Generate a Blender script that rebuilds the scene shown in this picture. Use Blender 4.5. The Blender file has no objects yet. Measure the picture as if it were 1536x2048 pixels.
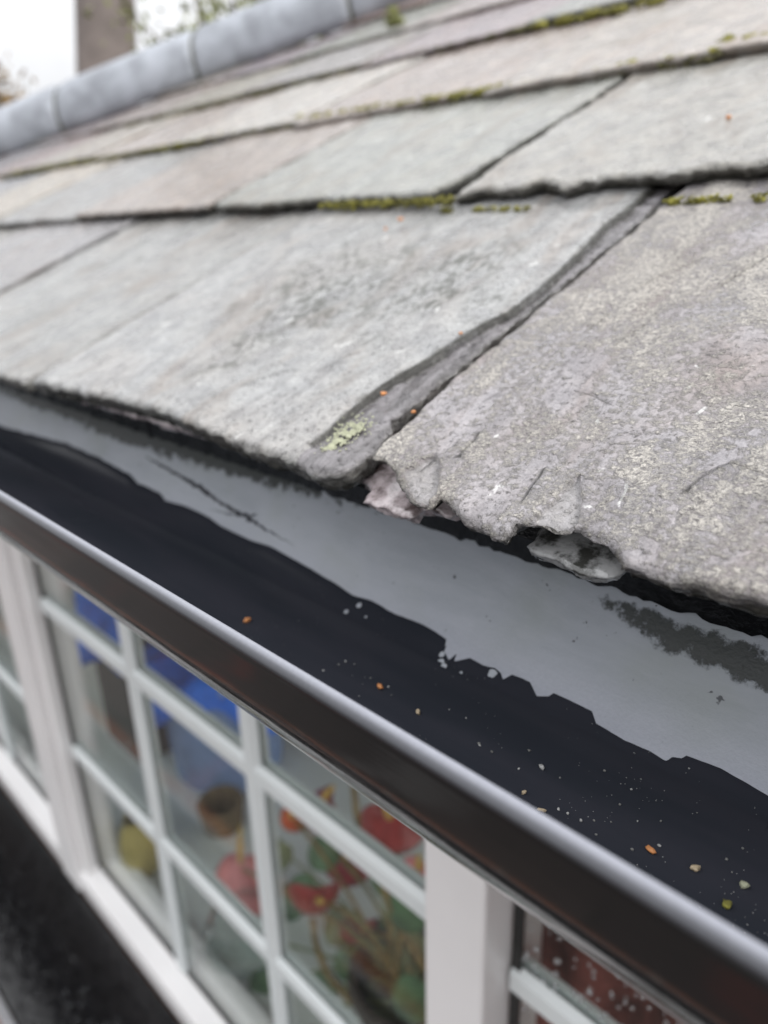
import bpy, bmesh, math, random
import numpy as np
from mathutils import Vector, Matrix, noise
from mathutils.geometry import delaunay_2d_cdt

# ------------------------------------------------------------------ camera, world, sun, exposure
SC = bpy.context.scene
COL = SC.collection
CZ = 1.95                                     # camera height above the ground (m)
FPX, PCX, PCY = 1480.0, 768.0, 1024.0         # focal length and centre in photo pixels


def _dir(px, py):
    v = np.array([px - PCX, py - PCY, FPX])
    return v / np.linalg.norm(v)


_dv = _dir(875, 4900)                         # vanishing point of the verticals
_dx = _dir(-805, 496)                         # vanishing point of the eaves
_dx = _dx - _dx.dot(_dv) * _dv
_dx /= np.linalg.norm(_dx)
_n = np.cross(_dv, _dx)
M = np.array([-_dx, _n, -_dv])                # photo camera axes -> world axes (X along eaves, Y into house, Z up)

cam_d = bpy.data.cameras.new('camera')
cam = bpy.data.objects.new('camera', cam_d)
COL.objects.link(cam)
cam_d.sensor_fit = 'VERTICAL'
cam_d.sensor_height = 36.0
cam_d.sensor_width = 27.0
cam_d.lens = 36.0 * FPX / 2048.0
cam_d.clip_start = 0.01
cam_d.clip_end = 500.0
cam_d.dof.use_dof = True
cam_d.dof.focus_distance = 0.190
cam_d.dof.aperture_fstop = 8.8
cam.matrix_world = Matrix.Translation((0, 0, CZ)) @ Matrix(
    [list(M[i] * np.array([1, -1, -1])) for i in range(3)]).to_4x4()
SC.camera = cam

world = bpy.data.worlds.new('World')
SC.world = world
world.use_nodes = True
wn, wl = world.node_tree.nodes, world.node_tree.links
wn.clear()
SUN_EL, SUN_AZ = math.radians(50), math.radians(-112)
w_out = wn.new('ShaderNodeOutputWorld')
w_bg = wn.new('ShaderNodeBackground')
w_bg.inputs['Strength'].default_value = 0.12
w_sky = wn.new('ShaderNodeTexSky')
w_sky.sky_type = 'NISHITA'
w_sky.sun_disc = False
w_sky.sun_elevation = SUN_EL
w_sky.sun_rotation = math.radians(205)
w_sky.dust_density = 4.0
w_hs = wn.new('ShaderNodeHueSaturation')
w_hs.inputs['Saturation'].default_value = 0.25
w_tc = wn.new('ShaderNodeTexCoord')
w_sep = wn.new('ShaderNodeSeparateXYZ')
w_ns = wn.new('ShaderNodeTexNoise')
w_ns.inputs['Scale'].default_value = 3.0
w_ns.inputs['Detail'].default_value = 6.0
w_r = wn.new('ShaderNodeMapRange')            # overcast: the zenith is brighter than the horizon
for k, v in (('From Min', 0.0), ('From Max', 1.0), ('To Min', 4.6), ('To Max', 15.5)):
    w_r.inputs[k].default_value = v
w_nr = wn.new('ShaderNodeMapRange')
for k, v in (('From Min', 0.3), ('From Max', 0.7), ('To Min', 0.86), ('To Max', 1.12)):
    w_nr.inputs[k].default_value = v
w_mul = wn.new('ShaderNodeMath')
w_mul.operation = 'MULTIPLY'
w_col = wn.new('ShaderNodeMix')
w_col.data_type = 'RGBA'
w_col.blend_type = 'MULTIPLY'
w_col.inputs['Factor'].default_value = 1.0
w_col.inputs[6].default_value = (0.985, 0.995, 1.02, 1)
w_mix = wn.new('ShaderNodeMix')
w_mix.data_type = 'RGBA'
w_mix.inputs['Factor'].default_value = 0.9
wl.new(w_tc.outputs['Generated'], w_sep.inputs[0])
wl.new(w_tc.outputs['Generated'], w_ns.inputs['Vector'])
wl.new(w_sep.outputs['Z'], w_r.inputs['Value'])
wl.new(w_ns.outputs['Fac'], w_nr.inputs['Value'])
wl.new(w_r.outputs[0], w_mul.inputs[0])
wl.new(w_nr.outputs[0], w_mul.inputs[1])
wl.new(w_mul.outputs[0], w_col.inputs[7])
wl.new(w_sky.outputs[0], w_hs.inputs['Color'])
wl.new(w_hs.outputs[0], w_mix.inputs[6])
wl.new(w_col.outputs[2], w_mix.inputs[7])
wl.new(w_mix.outputs[2], w_bg.inputs['Color'])
wl.new(w_bg.outputs[0], w_out.inputs['Surface'])

sun_d = bpy.data.lights.new('sun', 'SUN')
sun_d.energy = 1.3
sun_d.angle = math.radians(12)
sun_d.color = (1.0, 0.97, 0.93)
sun = bpy.data.objects.new('sun', sun_d)
COL.objects.link(sun)
_sd = Vector((-math.sin(SUN_AZ) * math.cos(SUN_EL), -math.cos(SUN_AZ) * math.cos(SUN_EL), math.sin(SUN_EL)))
sun.rotation_euler = _sd.to_track_quat('Z', 'Y').to_euler()
sun.location = (0, -2, 6)
w_sky.sun_rotation = math.atan2(_sd.x, _sd.y)

SC.view_settings.view_transform = 'Standard'
SC.view_settings.look = 'None'
SC.view_settings.exposure = 0.40
SC.view_settings.gamma = 1.0
SC.view_settings.use_curve_mapping = False
SC.render.engine = 'CYCLES'
SC.cycles.use_denoising = True
SC.cycles.max_bounces = 8
SC.cycles.transparent_max_bounces = 12
SC.cycles.sample_clamp_indirect = 4.0

# ------------------------------------------------------------------ geometry helpers
RND = random.Random(5)
S = 0.122                                     # camera to roof plane (m): one "unit" of the survey
PITCH = math.radians(24)
RN = np.array([0, -math.sin(PITCH), math.cos(PITCH)])
RU = np.array([0, math.cos(PITCH), math.sin(PITCH)])
O3 = np.array([0, 0, CZ])
RO = O3 - S * RN                              # origin of the roof plane's own frame (x, u, w)
ROOFM = Matrix(((1, RU[0], RN[0], RO[0]), (0, RU[1], RN[1], RO[1]), (0, RU[2], RN[2], RO[2]), (0, 0, 0, 1)))


def ray(px, py):
    return M @ np.array([px - PCX, py - PCY, FPX]) / FPX


def roof_xu(px, py, w=0.0):
    """where a photo point lies on the roof, in the roof's own frame (metres)"""
    r = ray(px, py)
    q = r * ((-S + w) / r.dot(RN)) + S * RN
    return float(q[0]), float(q.dot(RU))


def roof_pt(x, u, w):
    return RO + np.array([x, 0, 0]) + u * RU + w * RN


def on_y(px, py, y):
    r = ray(px, py)
    return O3 + r * (y / r[1])


def on_z(px, py, z):
    r = ray(px, py)
    return O3 + r * (z / r[2])


def tag(o, label=None, cat=None, group=None, kind=None):
    if label: o['label'] = label
    if cat: o['category'] = cat
    if group: o['group'] = group
    if kind: o['kind'] = kind
    return o


def thing(name, loc, label, cat, group=None):
    o = bpy.data.objects.new(name, None)
    o.empty_display_size = 0.05
    o.location = loc
    COL.objects.link(o)
    return tag(o, label, cat, group)


def obj(name, me, mat=None, parent=None, matrix=None):
    o = bpy.data.objects.new(name, me)
    COL.objects.link(o)
    if mat and not me.materials: me.materials.append(mat)
    if parent is not None:
        o.parent = parent
        o.matrix_parent_inverse = world_of(parent).inverted()
    if matrix is not None: o.matrix_basis = matrix
    return o


def world_of(o):
    m = o.matrix_basis.copy()
    if o.parent is not None: m = world_of(o.parent) @ o.matrix_parent_inverse @ m
    return m


def mesh(name, v, f, smooth=False):
    me = bpy.data.meshes.new(name)
    me.from_pydata([tuple(map(float, p)) for p in v], [], [tuple(map(int, q)) for q in f])
    if smooth: me.polygons.foreach_set('use_smooth', [True] * len(me.polygons))
    me.update()
    return me


class MB:
    """collects shapes for one mesh"""
    def __init__(self): self.v, self.f = [], []

    def add(self, v, f):
        b = len(self.v)
        self.v += [tuple(map(float, p)) for p in v]
        self.f += [tuple(b + i for i in q) for q in f]

    def box(self, lo, hi):
        (a, b, c), (d, e, g) = lo, hi
        self.add([(a, b, c), (d, b, c), (d, e, c), (a, e, c), (a, b, g), (d, b, g), (d, e, g), (a, e, g)],
                 [(3, 2, 1, 0), (4, 5, 6, 7), (0, 1, 5, 4), (1, 2, 6, 5), (2, 3, 7, 6), (3, 0, 4, 7)])

    def prism_x(self, prof, x0, x1):
        """closed (y,z) profile swept along x"""
        n = len(prof)
        self.add([(x0, y, z) for y, z in prof] + [(x1, y, z) for y, z in prof],
                 [(i, (i + 1) % n, n + (i + 1) % n, n + i) for i in range(n)]
                 + [tuple(range(n - 1, -1, -1)), tuple(range(n, 2 * n))])

    def tube(self, pts, rad, sides=8):
        pts = [Vector(p) for p in pts]
        rs = rad if isinstance(rad, (list, tuple)) else [rad] * len(pts)
        b, fr = [], None
        for i, p in enumerate(pts):
            t = (pts[min(i + 1, len(pts) - 1)] - pts[max(i - 1, 0)]).normalized()
            a = t.orthogonal() if fr is None else (fr - t * fr.dot(t))
            a.normalize(); fr = a
            c = t.cross(a)
            for k in range(sides):
                th = 2 * math.pi * k / sides
                b.append(p + (a * math.cos(th) + c * math.sin(th)) * rs[i])
        f = []
        for i in range(len(pts) - 1):
            for k in range(sides):
                k2 = (k + 1) % sides
                f.append((i * sides + k, i * sides + k2, (i + 1) * sides + k2, (i + 1) * sides + k))
        f.append(tuple(range(sides - 1, -1, -1)))
        f.append(tuple((len(pts) - 1) * sides + k for k in range(sides)))
        self.add(b, f)

    def lathe(self, prof, cx, cy, sides=28):
        f = []
        v = [(cx + r * math.cos(2 * math.pi * k / sides), cy + r * math.sin(2 * math.pi * k / sides), z)
             for r, z in prof for k in range(sides)]
        for i in range(len(prof) - 1):
            for k in range(sides):
                k2 = (k + 1) % sides
                f.append((i * sides + k, i * sides + k2, (i + 1) * sides + k2, (i + 1) * sides + k))
        f.append(tuple(range(sides - 1, -1, -1)))
        self.add(v, f)

    def blob(self, c, r, rnd, sq=(1, 1, 1), rough=0.25, sub=1):
        v, f = ICO[sub]
        s = rnd.uniform(0, 100)
        a = rnd.uniform(0, 6.28)
        ca, sa = math.cos(a), math.sin(a)
        out = []
        for p in v:
            k = r * (1 + rough * noise.noise(Vector(p) * 1.7 + Vector((s, s, s))) * 1.6)
            x, y, z = p[0] * k * sq[0], p[1] * k * sq[1], p[2] * k * sq[2]
            out.append((c[0] + x * ca - y * sa, c[1] + x * sa + y * ca, c[2] + z))
        self.add(out, f)

    def build(self, name, mat=None, parent=None, smooth=False, matrix=None, bevel=0):
        me = mesh(name, self.v, self.f, smooth)
        o = obj(name, me, mat, parent, matrix)
        if bevel:
            m = o.modifiers.new('bevel', 'BEVEL')
            m.width = bevel; m.segments = 3; m.limit_method = 'ANGLE'
            m.harden_normals = False
        return o


ICO = {}
for _s in (1, 2, 3):
    _b = bmesh.new()
    bmesh.ops.create_icosphere(_b, subdivisions=_s, radius=1)
    ICO[_s] = ([tuple(v.co) for v in _b.verts], [tuple(v.index for v in q.verts) for q in _b.faces])
    _b.free()


# ------------------------------------------------------------------ materials
class NT:
    def __init__(self, name):
        self.m = bpy.data.materials.new(name)
        self.m.use_nodes = True
        self.n, self.l = self.m.node_tree.nodes, self.m.node_tree.links
        self.n.clear()
        self.out = self.n.new('ShaderNodeOutputMaterial')
        self.p = self.n.new('ShaderNodeBsdfPrincipled')
        self.l.new(self.p.outputs[0], self.out.inputs['Surface'])

    def put(self, sock, v):
        if v is None: return
        if hasattr(v, 'is_linked') or hasattr(v, 'links'): self.l.new(v, sock)
        else:
            if isinstance(v, (tuple, list)) and len(v) == 3 and sock.type == 'RGBA': v = (*v, 1)
            sock.default_value = v

    def coord(self, scale=(1, 1, 1), rot=(0, 0, 0), kind='Object'):
        t = self.n.new('ShaderNodeTexCoord')
        mp = self.n.new('ShaderNodeMapping')
        mp.inputs['Scale'].default_value = scale
        mp.inputs['Rotation'].default_value = rot
        self.l.new(t.outputs[kind], mp.inputs[0])
        return mp.outputs[0]

    def noise(self, co, scale, detail=4, rough=0.55, dist=0.0):
        t = self.n.new('ShaderNodeTexNoise')
        self.put(t.inputs['Vector'], co)
        t.inputs['Scale'].default_value = scale
        t.inputs['Detail'].default_value = detail
        t.inputs['Roughness'].default_value = rough
        t.inputs['Distortion'].default_value = dist
        return t.outputs['Fac']

    def voro(self, co, scale, feature='F1', rnd=1.0):
        t = self.n.new('ShaderNodeTexVoronoi')
        t.feature = feature
        self.put(t.inputs['Vector'], co)
        t.inputs['Scale'].default_value = scale
        t.inputs['Randomness'].default_value = rnd
        return t.outputs['Distance']

    def ramp(self, v, a, b, lo=0.0, hi=1.0):
        t = self.n.new('ShaderNodeMapRange')
        t.interpolation_type = 'SMOOTHSTEP'
        for k, x in (('Value', v), ('From Min', a), ('From Max', b), ('To Min', lo), ('To Max', hi)):
            self.put(t.inputs[k], x)
        return t.outputs[0]

    def math(self, op, a, b=0.0, c=None, clamp=False):
        t = self.n.new('ShaderNodeMath')
        t.operation = op
        t.use_clamp = clamp
        self.put(t.inputs[0], a); self.put(t.inputs[1], b)
        if c is not None: self.put(t.inputs[2], c)
        return t.outputs[0]

    def mix(self, fac, a, b, mode='MIX'):
        t = self.n.new('ShaderNodeMix')
        t.data_type = 'RGBA'
        t.blend_type = mode
        self.put(t.inputs[0], fac); self.put(t.inputs[6], a); self.put(t.inputs[7], b)
        return t.outputs[2]

    def attr(self, name):
        t = self.n.new('ShaderNodeAttribute')
        t.attribute_name = name
        s = self.n.new('ShaderNodeSeparateColor')
        self.l.new(t.outputs['Color'], s.inputs[0])
        return s.outputs[0], s.outputs[1], s.outputs[2]

    def info(self):
        return self.n.new('ShaderNodeObjectInfo').outputs

    def bump(self, h, strength, dist, normal=None):
        t = self.n.new('ShaderNodeBump')
        self.put(t.inputs['Height'], h)
        self.put(t.inputs['Strength'], strength)
        t.inputs['Distance'].default_value = dist
        if normal is not None: self.l.new(normal, t.inputs['Normal'])
        return t.outputs[0]

    def set(self, color=None, rough=None, normal=None, **kw):
        self.put(self.p.inputs['Base Color'], color)
        self.put(self.p.inputs['Roughness'], rough)
        if normal is not None: self.l.new(normal, self.p.inputs['Normal'])
        for k, v in kw.items(): self.put(self.p.inputs[k], v)
        return self.m


def mat_slate():
    t = NT('slate')
    co = t.coord()
    edge, fresh, speck = t.attr('mask')
    oi = t.info()
    tint, alpha = oi['Color'], oi['Alpha']
    big = t.noise(co, 14, 3, 0.55, 0.4)
    med = t.noise(co, 70, 6, 0.62, 0.3)
    fine = t.noise(co, 420, 5, 0.65)
    grain = t.noise(co, 1300, 3, 0.6)
    strk = t.noise(t.coord((1, 0.22, 1), (0, 0, 0.35)), 130, 5, 0.65, 0.5)     # riven grain runs up the slate
    c = t.mix(t.ramp(big, 0.42, 0.62), tint, t.mix(1.0, tint, (1.0, 0.965, 0.94), 'MULTIPLY'))
    c = t.mix(t.ramp(med, 0.32, 0.68), t.mix(1.0, c, (0.77, 0.77, 0.77), 'MULTIPLY'), t.mix(1.0, c, (1.1, 1.09, 1.07), 'MULTIPLY'))
    c = t.mix(t.math('MULTIPLY', t.ramp(strk, 0.48, 0.66), 0.6), c, t.mix(1.0, c, (0.62, 0.6, 0.6), 'MULTIPLY'))
    stain = t.noise(t.coord((1, 0.35, 1), (0, 0, 0.25)), 34, 5, 0.62, 0.6)
    c = t.mix(t.math('MULTIPLY', t.ramp(stain, 0.5, 0.68), 0.6), c, t.mix(1.0, c, (0.72, 0.6, 0.52), 'MULTIPLY'))
    c = t.mix(t.math('MULTIPLY', t.ramp(stain, 0.46, 0.3), 0.5), c, t.mix(1.0, c, (1.22, 1.24, 1.26), 'MULTIPLY'))
    c = t.mix(1.0, c, (0.74, 0.74, 0.75), 'MULTIPLY')
    # rough pale crust grown over part of the face
    patch = t.noise(t.coord((1, 0.45, 1), (0, 0, 0.45)), 26, 4, 0.6, 0.8)
    field = t.math('ADD', t.math('MULTIPLY', big, 0.3), t.math('MULTIPLY', med, 0.25))
    field = t.math('ADD', field, t.math('MULTIPLY', patch, 0.45))
    field = t.math('ADD', field, t.math('MULTIPLY', t.math('SUBTRACT', fine, 0.5), 0.4))
    lim = t.math('SUBTRACT', 0.86, t.math('MULTIPLY', alpha, 0.55))
    crust = t.ramp(field, t.math('SUBTRACT', lim, 0.05), t.math('ADD', lim, 0.05))
    crust = t.math('MULTIPLY', crust, t.math('SUBTRACT', 1.0, fresh))
    crumb = t.noise(co, 760, 5, 0.7, 0.6)
    pits = t.ramp(crumb, 0.4, 0.56)
    cc = t.mix(pits, (0.24, 0.225, 0.215), (0.62, 0.585, 0.53))
    cc = t.mix(t.ramp(crumb, 0.6, 0.68), cc, (0.66, 0.64, 0.61))
    c = t.mix(t.math('MULTIPLY', crust, 0.85), c, cc)
    c = t.mix(t.ramp(grain, 0.36, 0.64), t.mix(1.0, c, (0.84, 0.84, 0.84), 'MULTIPLY'), t.mix(1.0, c, (1.12, 1.12, 1.11), 'MULTIPLY'))
    # dark freckles of lichen
    spn = t.noise(t.coord((1, 0.42, 1), (0, 0, 0.2)), 430, 4, 0.6, 0.5)
    sp = t.math('MULTIPLY', t.ramp(t.math('ADD', spn, t.math('MULTIPLY', t.math('SUBTRACT', med, 0.5), 0.5)), 0.485, 0.56), t.ramp(t.math('ADD', speck, t.math('MULTIPLY', t.math('SUBTRACT', t.noise(co, 30, 4, 0.6, 0.6), 0.5), 3.2)), 0.35, 1.25))
    c = t.mix(t.math('MULTIPLY', sp, 0.8), c, (0.075, 0.079, 0.068))
    few = t.ramp(t.noise(co, 260, 3, 0.6), 0.7, 0.75)
    c = t.mix(t.math('MULTIPLY', few, 0.6), c, (0.12, 0.11, 0.11))
    wht = t.ramp(t.noise(t.coord((1, 0.7, 1)), 130, 5, 0.6, 0.6), 0.66, 0.7)
    c = t.mix(t.math('MULTIPLY', wht, 0.7), c, (0.66, 0.66, 0.64))
    # the broken-off faces are plain grey stone, the raw edges carry algae
    fc = t.mix(t.ramp(strk, 0.36, 0.62), (0.06, 0.053, 0.056), (0.2, 0.187, 0.197))
    fc = t.mix(t.ramp(fresh, 0.6, 0.9), (0.33, 0.325, 0.325), fc)
    c = t.mix(t.ramp(fresh, 0.3, 0.9, 0.0, 0.88), c, fc)
    alg = t.math('MULTIPLY', t.math('MULTIPLY', edge, t.ramp(med, 0.32, 0.5)), 0.92)
    c = t.mix(alg, c, (0.05, 0.047, 0.032))
    rough = t.math('ADD', t.math('MULTIPLY', t.math('MAXIMUM', crust, sp), 0.3), t.ramp(t.math('ADD', t.math('MULTIPLY', med, 0.5), t.math('MULTIPLY', stain, 0.5)), 0.36, 0.64, 0.16, 0.4))
    tn = t.noise(t.coord((1, 0.5, 1), (0, 0, 0.6)), 38, 7, 0.6, 0.5)
    terr = t.math('SNAP', tn, 0.055)
    rim = t.ramp(t.math('ABSOLUTE', t.math('SUBTRACT', t.math('SUBTRACT', tn, terr), 0.0275)), 0.0235, 0.0275)
    c = t.mix(t.math('MULTIPLY', rim, t.math('MULTIPLY', t.ramp(fine, 0.45, 0.6), 0.4)), c, (0.13, 0.115, 0.11))
    strata = t.noise(t.coord((1, 1, 9)), 240, 4, 0.65, 0.3)
    c = t.mix(t.math('MULTIPLY', edge, t.ramp(strata, 0.44, 0.6)), c, t.mix(1.0, c, (0.42, 0.42, 0.4), 'MULTIPLY'))
    nod = t.math('POWER', t.math('SUBTRACT', 1.0, t.voro(co, 620), clamp=True), 3.0)
    h = t.math('ADD', t.math('MULTIPLY', fine, 0.35), t.math('MULTIPLY', strk, 0.8))
    h = t.math('ADD', h, t.math('MULTIPLY', crumb, t.math('ADD', 0.12, t.math('MULTIPLY', crust, 0.9))))
    h = t.math('ADD', h, t.math('MULTIPLY', nod, t.math('MULTIPLY', t.ramp(fine, 0.54, 0.66), 0.95)))
    h = t.math('ADD', h, t.math('MULTIPLY', terr, 11.0))
    h = t.math('ADD', h, t.math('MULTIPLY', strata, t.math('MULTIPLY', edge, 1.6)))
    n1 = t.bump(h, 1.0, 0.0016)
    return t.set(c, rough, n1, **{'Specular IOR Level': 0.5, 'Coat Weight': t.math('MULTIPLY', t.math('SUBTRACT', 1.0, t.math('MAXIMUM', crust, sp)), 0.32), 'Coat Roughness': 0.22})


def mat_wet_slate(name, lo, hi, a, b):
    t = NT(name)
    co = t.coord()
    med = t.noise(co, 90, 5, 0.6)
    fine = t.noise(co, 300, 3, 0.6)
    c = t.mix(t.ramp(med, a, b), lo, hi)
    n = t.bump(t.math('ADD', fine, t.math('MULTIPLY', t.math('SNAP', med, 0.08), 3.0)), 0.5, 0.001)
    return t.set(c, t.ramp(med, 0.35, 0.65, 0.05, 0.16), n, **{'Coat Weight': 1.0, 'Coat Roughness': 0.03, 'Coat IOR': 1.45})


def mat_gutter():
    t = NT('gutter_plastic')
    chalk, lip, moss = t.attr('mask')
    co = t.coord()
    lng = t.noise(t.coord((0.25, 1, 1)), 60, 6, 0.6, 0.3)
    fib = t.noise(t.coord((0.3, 1.4, 1.4), (0, 0, 0.1)), 420, 5, 0.65, 0.6)
    cloud = t.noise(co, 22, 3, 0.5)
    fine = t.noise(co, 900, 3, 0.6)
    g = t.mix(t.ramp(lng, 0.3, 0.7), (0.34, 0.368, 0.41), (0.44, 0.468, 0.515))
    g = t.mix(t.math('MULTIPLY', t.ramp(cloud, 0.45, 0.7), 0.6), g, (0.33, 0.36, 0.345))
    g = t.mix(t.math('MULTIPLY', t.ramp(fib, 0.5, 0.68), 0.22), g, (0.47, 0.49, 0.52))
    g = t.mix(t.ramp(t.noise(co, 330, 2, 0.5), 0.72, 0.76), g, (0.05, 0.055, 0.06))
    mfield = t.math('ADD', moss, t.math('MULTIPLY', t.math('SUBTRACT', t.noise(co, 150, 6, 0.7), 0.5), 1.5))  # moss mask also carries the painted reflection of the slate edge
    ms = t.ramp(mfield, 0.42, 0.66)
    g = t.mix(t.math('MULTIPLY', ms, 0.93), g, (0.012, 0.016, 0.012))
    base = t.mix(t.ramp(lng, 0.3, 0.7), (0.006, 0.006, 0.0065), (0.009, 0.0085, 0.0085))
    c = t.mix(chalk, base, g)
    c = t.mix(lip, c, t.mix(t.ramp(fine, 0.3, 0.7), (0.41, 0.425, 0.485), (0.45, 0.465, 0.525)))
    r = t.math('ADD', 0.09, t.math('MULTIPLY', t.math('MAXIMUM', chalk, lip), 0.3), clamp=True)
    h = t.math('MULTIPLY', t.math('ADD', fine, t.math('MULTIPLY', ms, 3.0)), chalk)
    wav = t.noise(t.coord((0.12, 1, 1)), 40, 2, 0.5)
    scr = t.noise(t.coord((0.06, 1, 1)), 900, 3, 0.6)
    r = t.math('ADD', r, t.ramp(scr, 0.55, 0.7, 0.0, 0.12))
    return t.set(c, r, t.bump(wav, 0.3, 0.003, t.bump(t.math('ADD', h, t.math('MULTIPLY', scr, 0.25)), 0.25, 0.0006)))


def mat_water():
    t = NT('wet_gutter_floor')
    co = t.coord((0.18, 1, 1))
    a = t.noise(co, 55, 3, 0.5)
    c = t.mix(t.ramp(a, 0.35, 0.65), (0.026, 0.029, 0.037), (0.034, 0.0355, 0.045))
    n = t.bump(t.noise(t.coord((0.4, 1, 1)), 30, 2, 0.5), 0.06, 0.002)
    return t.set(c, 0.13, n, **{'IOR': 1.17, 'Specular IOR Level': 0.5})


def mat_plain(name, col, rough=0.5, var=0.15, scale=40, bump=0.0, bd=0.001, col2=None, **kw):
    t = NT(name)
    n = t.noise(t.coord(), scale, 5, 0.6, 0.2)
    a = tuple(x * (1 - var) for x in col)
    b = col2 or tuple(min(1, x * (1 + var)) for x in col)
    nn = t.bump(n, bump, bd) if bump else None
    return t.set(t.mix(t.ramp(n, 0.3, 0.7), a, b), rough, nn, **kw)


def mat_glass(name, tint, refl=1.0):
    t = NT(name)
    tr = t.n.new('ShaderNodeBsdfTransparent')
    tr.inputs[0].default_value = (*tint, 1)
    gl = t.n.new('ShaderNodeBsdfGlossy')
    gl.inputs['Roughness'].default_value = 0.02
    lw = t.n.new('ShaderNodeLayerWeight')
    lw.inputs['Blend'].default_value = 0.5
    fr = t.math('ADD', 0.04, t.math('MULTIPLY', 0.96, t.math('POWER', lw.outputs['Facing'], 5.0)))
    mx = t.n.new('ShaderNodeMixShader')
    t.l.new(t.math('MULTIPLY', fr, refl, clamp=True), mx.inputs[0])
    t.l.new(tr.outputs[0], mx.inputs[1])
    t.l.new(gl.outputs[0], mx.inputs[2])
    t.l.new(mx.outputs[0], t.out.inputs['Surface'])
    t.n.remove(t.p)
    return t.m


MAT = dict(
    slate=mat_slate(), wet=mat_wet_slate('wet_pink_slate', (0.1, 0.075, 0.072), (0.55, 0.475, 0.485), 0.36, 0.56), wet2=mat_wet_slate('wet_grey_slate', (0.05, 0.05, 0.046), (0.4, 0.4, 0.4), 0.42, 0.57), gutter=mat_gutter(), water=mat_water(),
    hip=mat_plain('hip_concrete', (0.33, 0.35, 0.385), 0.75, 0.26, 16, 0.4, 0.003),
    mortar=mat_plain('mortar', (0.1, 0.1, 0.07), 0.9, 0.3, 60, 0.5, 0.003),
    felt=mat_plain('roofing_felt', (0.008, 0.008, 0.009), 0.22, 0.4, 120, 0.9, 0.002),
    timber=mat_plain('roof_timber', (0.05, 0.04, 0.03), 0.8),
    moss=mat_plain('moss', (0.12, 0.115, 0.03), 0.9, 0.5, 260, 0.6, 0.001, (0.33, 0.31, 0.06)),
    lichen=mat_plain('lichen', (0.4, 0.41, 0.29), 0.9, 0.2, 700, 0.7, 0.0008),
    upvc=mat_plain('white_upvc', (0.84, 0.825, 0.82), 0.3, 0.03, 6),
    bar=mat_plain('white_glazing_bar', (0.72, 0.76, 0.76), 0.35, 0.03, 6),
    gasket=mat_plain('gasket', (0.015, 0.016, 0.015), 0.5),
    glass=mat_glass('window_glass', (0.955, 0.975, 0.965), 0.9),
    ledge=mat_plain('wet_black_ledge', (0.009, 0.009, 0.01), 0.08, 0.4, 60, 0.3, 0.002),
    board=mat_plain('window_board', (0.74, 0.77, 0.74), 0.4, 0.06, 5),
    room=mat_plain('room_plaster', (0.68, 0.66, 0.6), 0.9, 0.06, 4),
    dark=mat_plain('dark_room_floor', (0.14, 0.12, 0.1), 0.8),
    blue=mat_plain('royal_blue_cloth', (0.015, 0.17, 0.85), 0.6, 0.3, 25),
    tub=mat_plain('pale_blue_plastic', (0.28, 0.42, 0.75), 0.25, 0.15, 15),
    black=mat_plain('black_plastic', (0.02, 0.022, 0.022), 0.45),
    wicker=mat_plain('brown_wicker', (0.17, 0.12, 0.06), 0.7, 0.5, 120, 0.5, 0.002),
    yellow=mat_plain('yellow_glaze', (0.5, 0.4, 0.12), 0.35, 0.2, 20),
    red=mat_plain('red_spathe', (0.34, 0.04, 0.038), 0.3, 0.25, 60, 0.3, 0.001),
    pink=mat_plain('pink_spathe', (0.75, 0.26, 0.26), 0.35, 0.2, 40, 0.3, 0.001),
    maroon=mat_plain('maroon_spathe', (0.3, 0.03, 0.045), 0.4, 0.3, 40),
    spadix=mat_plain('yellow_spadix', (0.7, 0.45, 0.1), 0.5, 0.2, 400, 0.5, 0.001),
    orange=mat_plain('orange_spathe', (0.55, 0.1, 0.03), 0.35, 0.3, 60),
    stem=mat_plain('brown_green_stem', (0.24, 0.16, 0.05), 0.5, 0.3, 60),
    leaf=mat_plain('green_leaf', (0.08, 0.16, 0.07), 0.35, 0.4, 30),
    leaf2=mat_plain('olive_leaf', (0.2, 0.22, 0.1), 0.45, 0.4, 30),
    pot=mat_plain('dark_pot', (0.06, 0.045, 0.035), 0.5),
    bowl=mat_glass('bowl_glass', (0.93, 0.96, 0.95), 1.6),
    curtain=mat_plain('dark_red_cloth', (0.035, 0.009, 0.008), 0.8, 0.3, 12, 0.5, 0.004, (0.34, 0.1, 0.08)),
    
    brick=mat_plain('brick', (0.33, 0.13, 0.07), 0.85, 0.35, 14, 0.4, 0.004),
    bark=mat_plain('pole_timber', (0.155, 0.128, 0.115), 0.8, 0.2, 9, 0.5, 0.01),
    twig=mat_plain('twig', (0.1, 0.08, 0.05), 0.8),
    foliage=mat_plain('pale_foliage', (0.22, 0.24, 0.07), 0.6, 0.4, 9),
    foliage2=mat_plain('russet_foliage', (0.25, 0.16, 0.06), 0.6, 0.4, 9),
    grit_o=mat_plain('orange_grit', (0.6, 0.25, 0.09), 0.5, 0.3, 500, 0.3, 0.0005),
    grit_t=mat_plain('tan_grit', (0.45, 0.36, 0.24), 0.6, 0.3, 500, 0.3, 0.0005),
    grit_w=mat_plain('pale_grit', (0.42, 0.42, 0.41), 0.3, 0.1, 500),
    grit_g=mat_plain('grey_grit', (0.2, 0.2, 0.19), 0.4, 0.3, 500),
)


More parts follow.
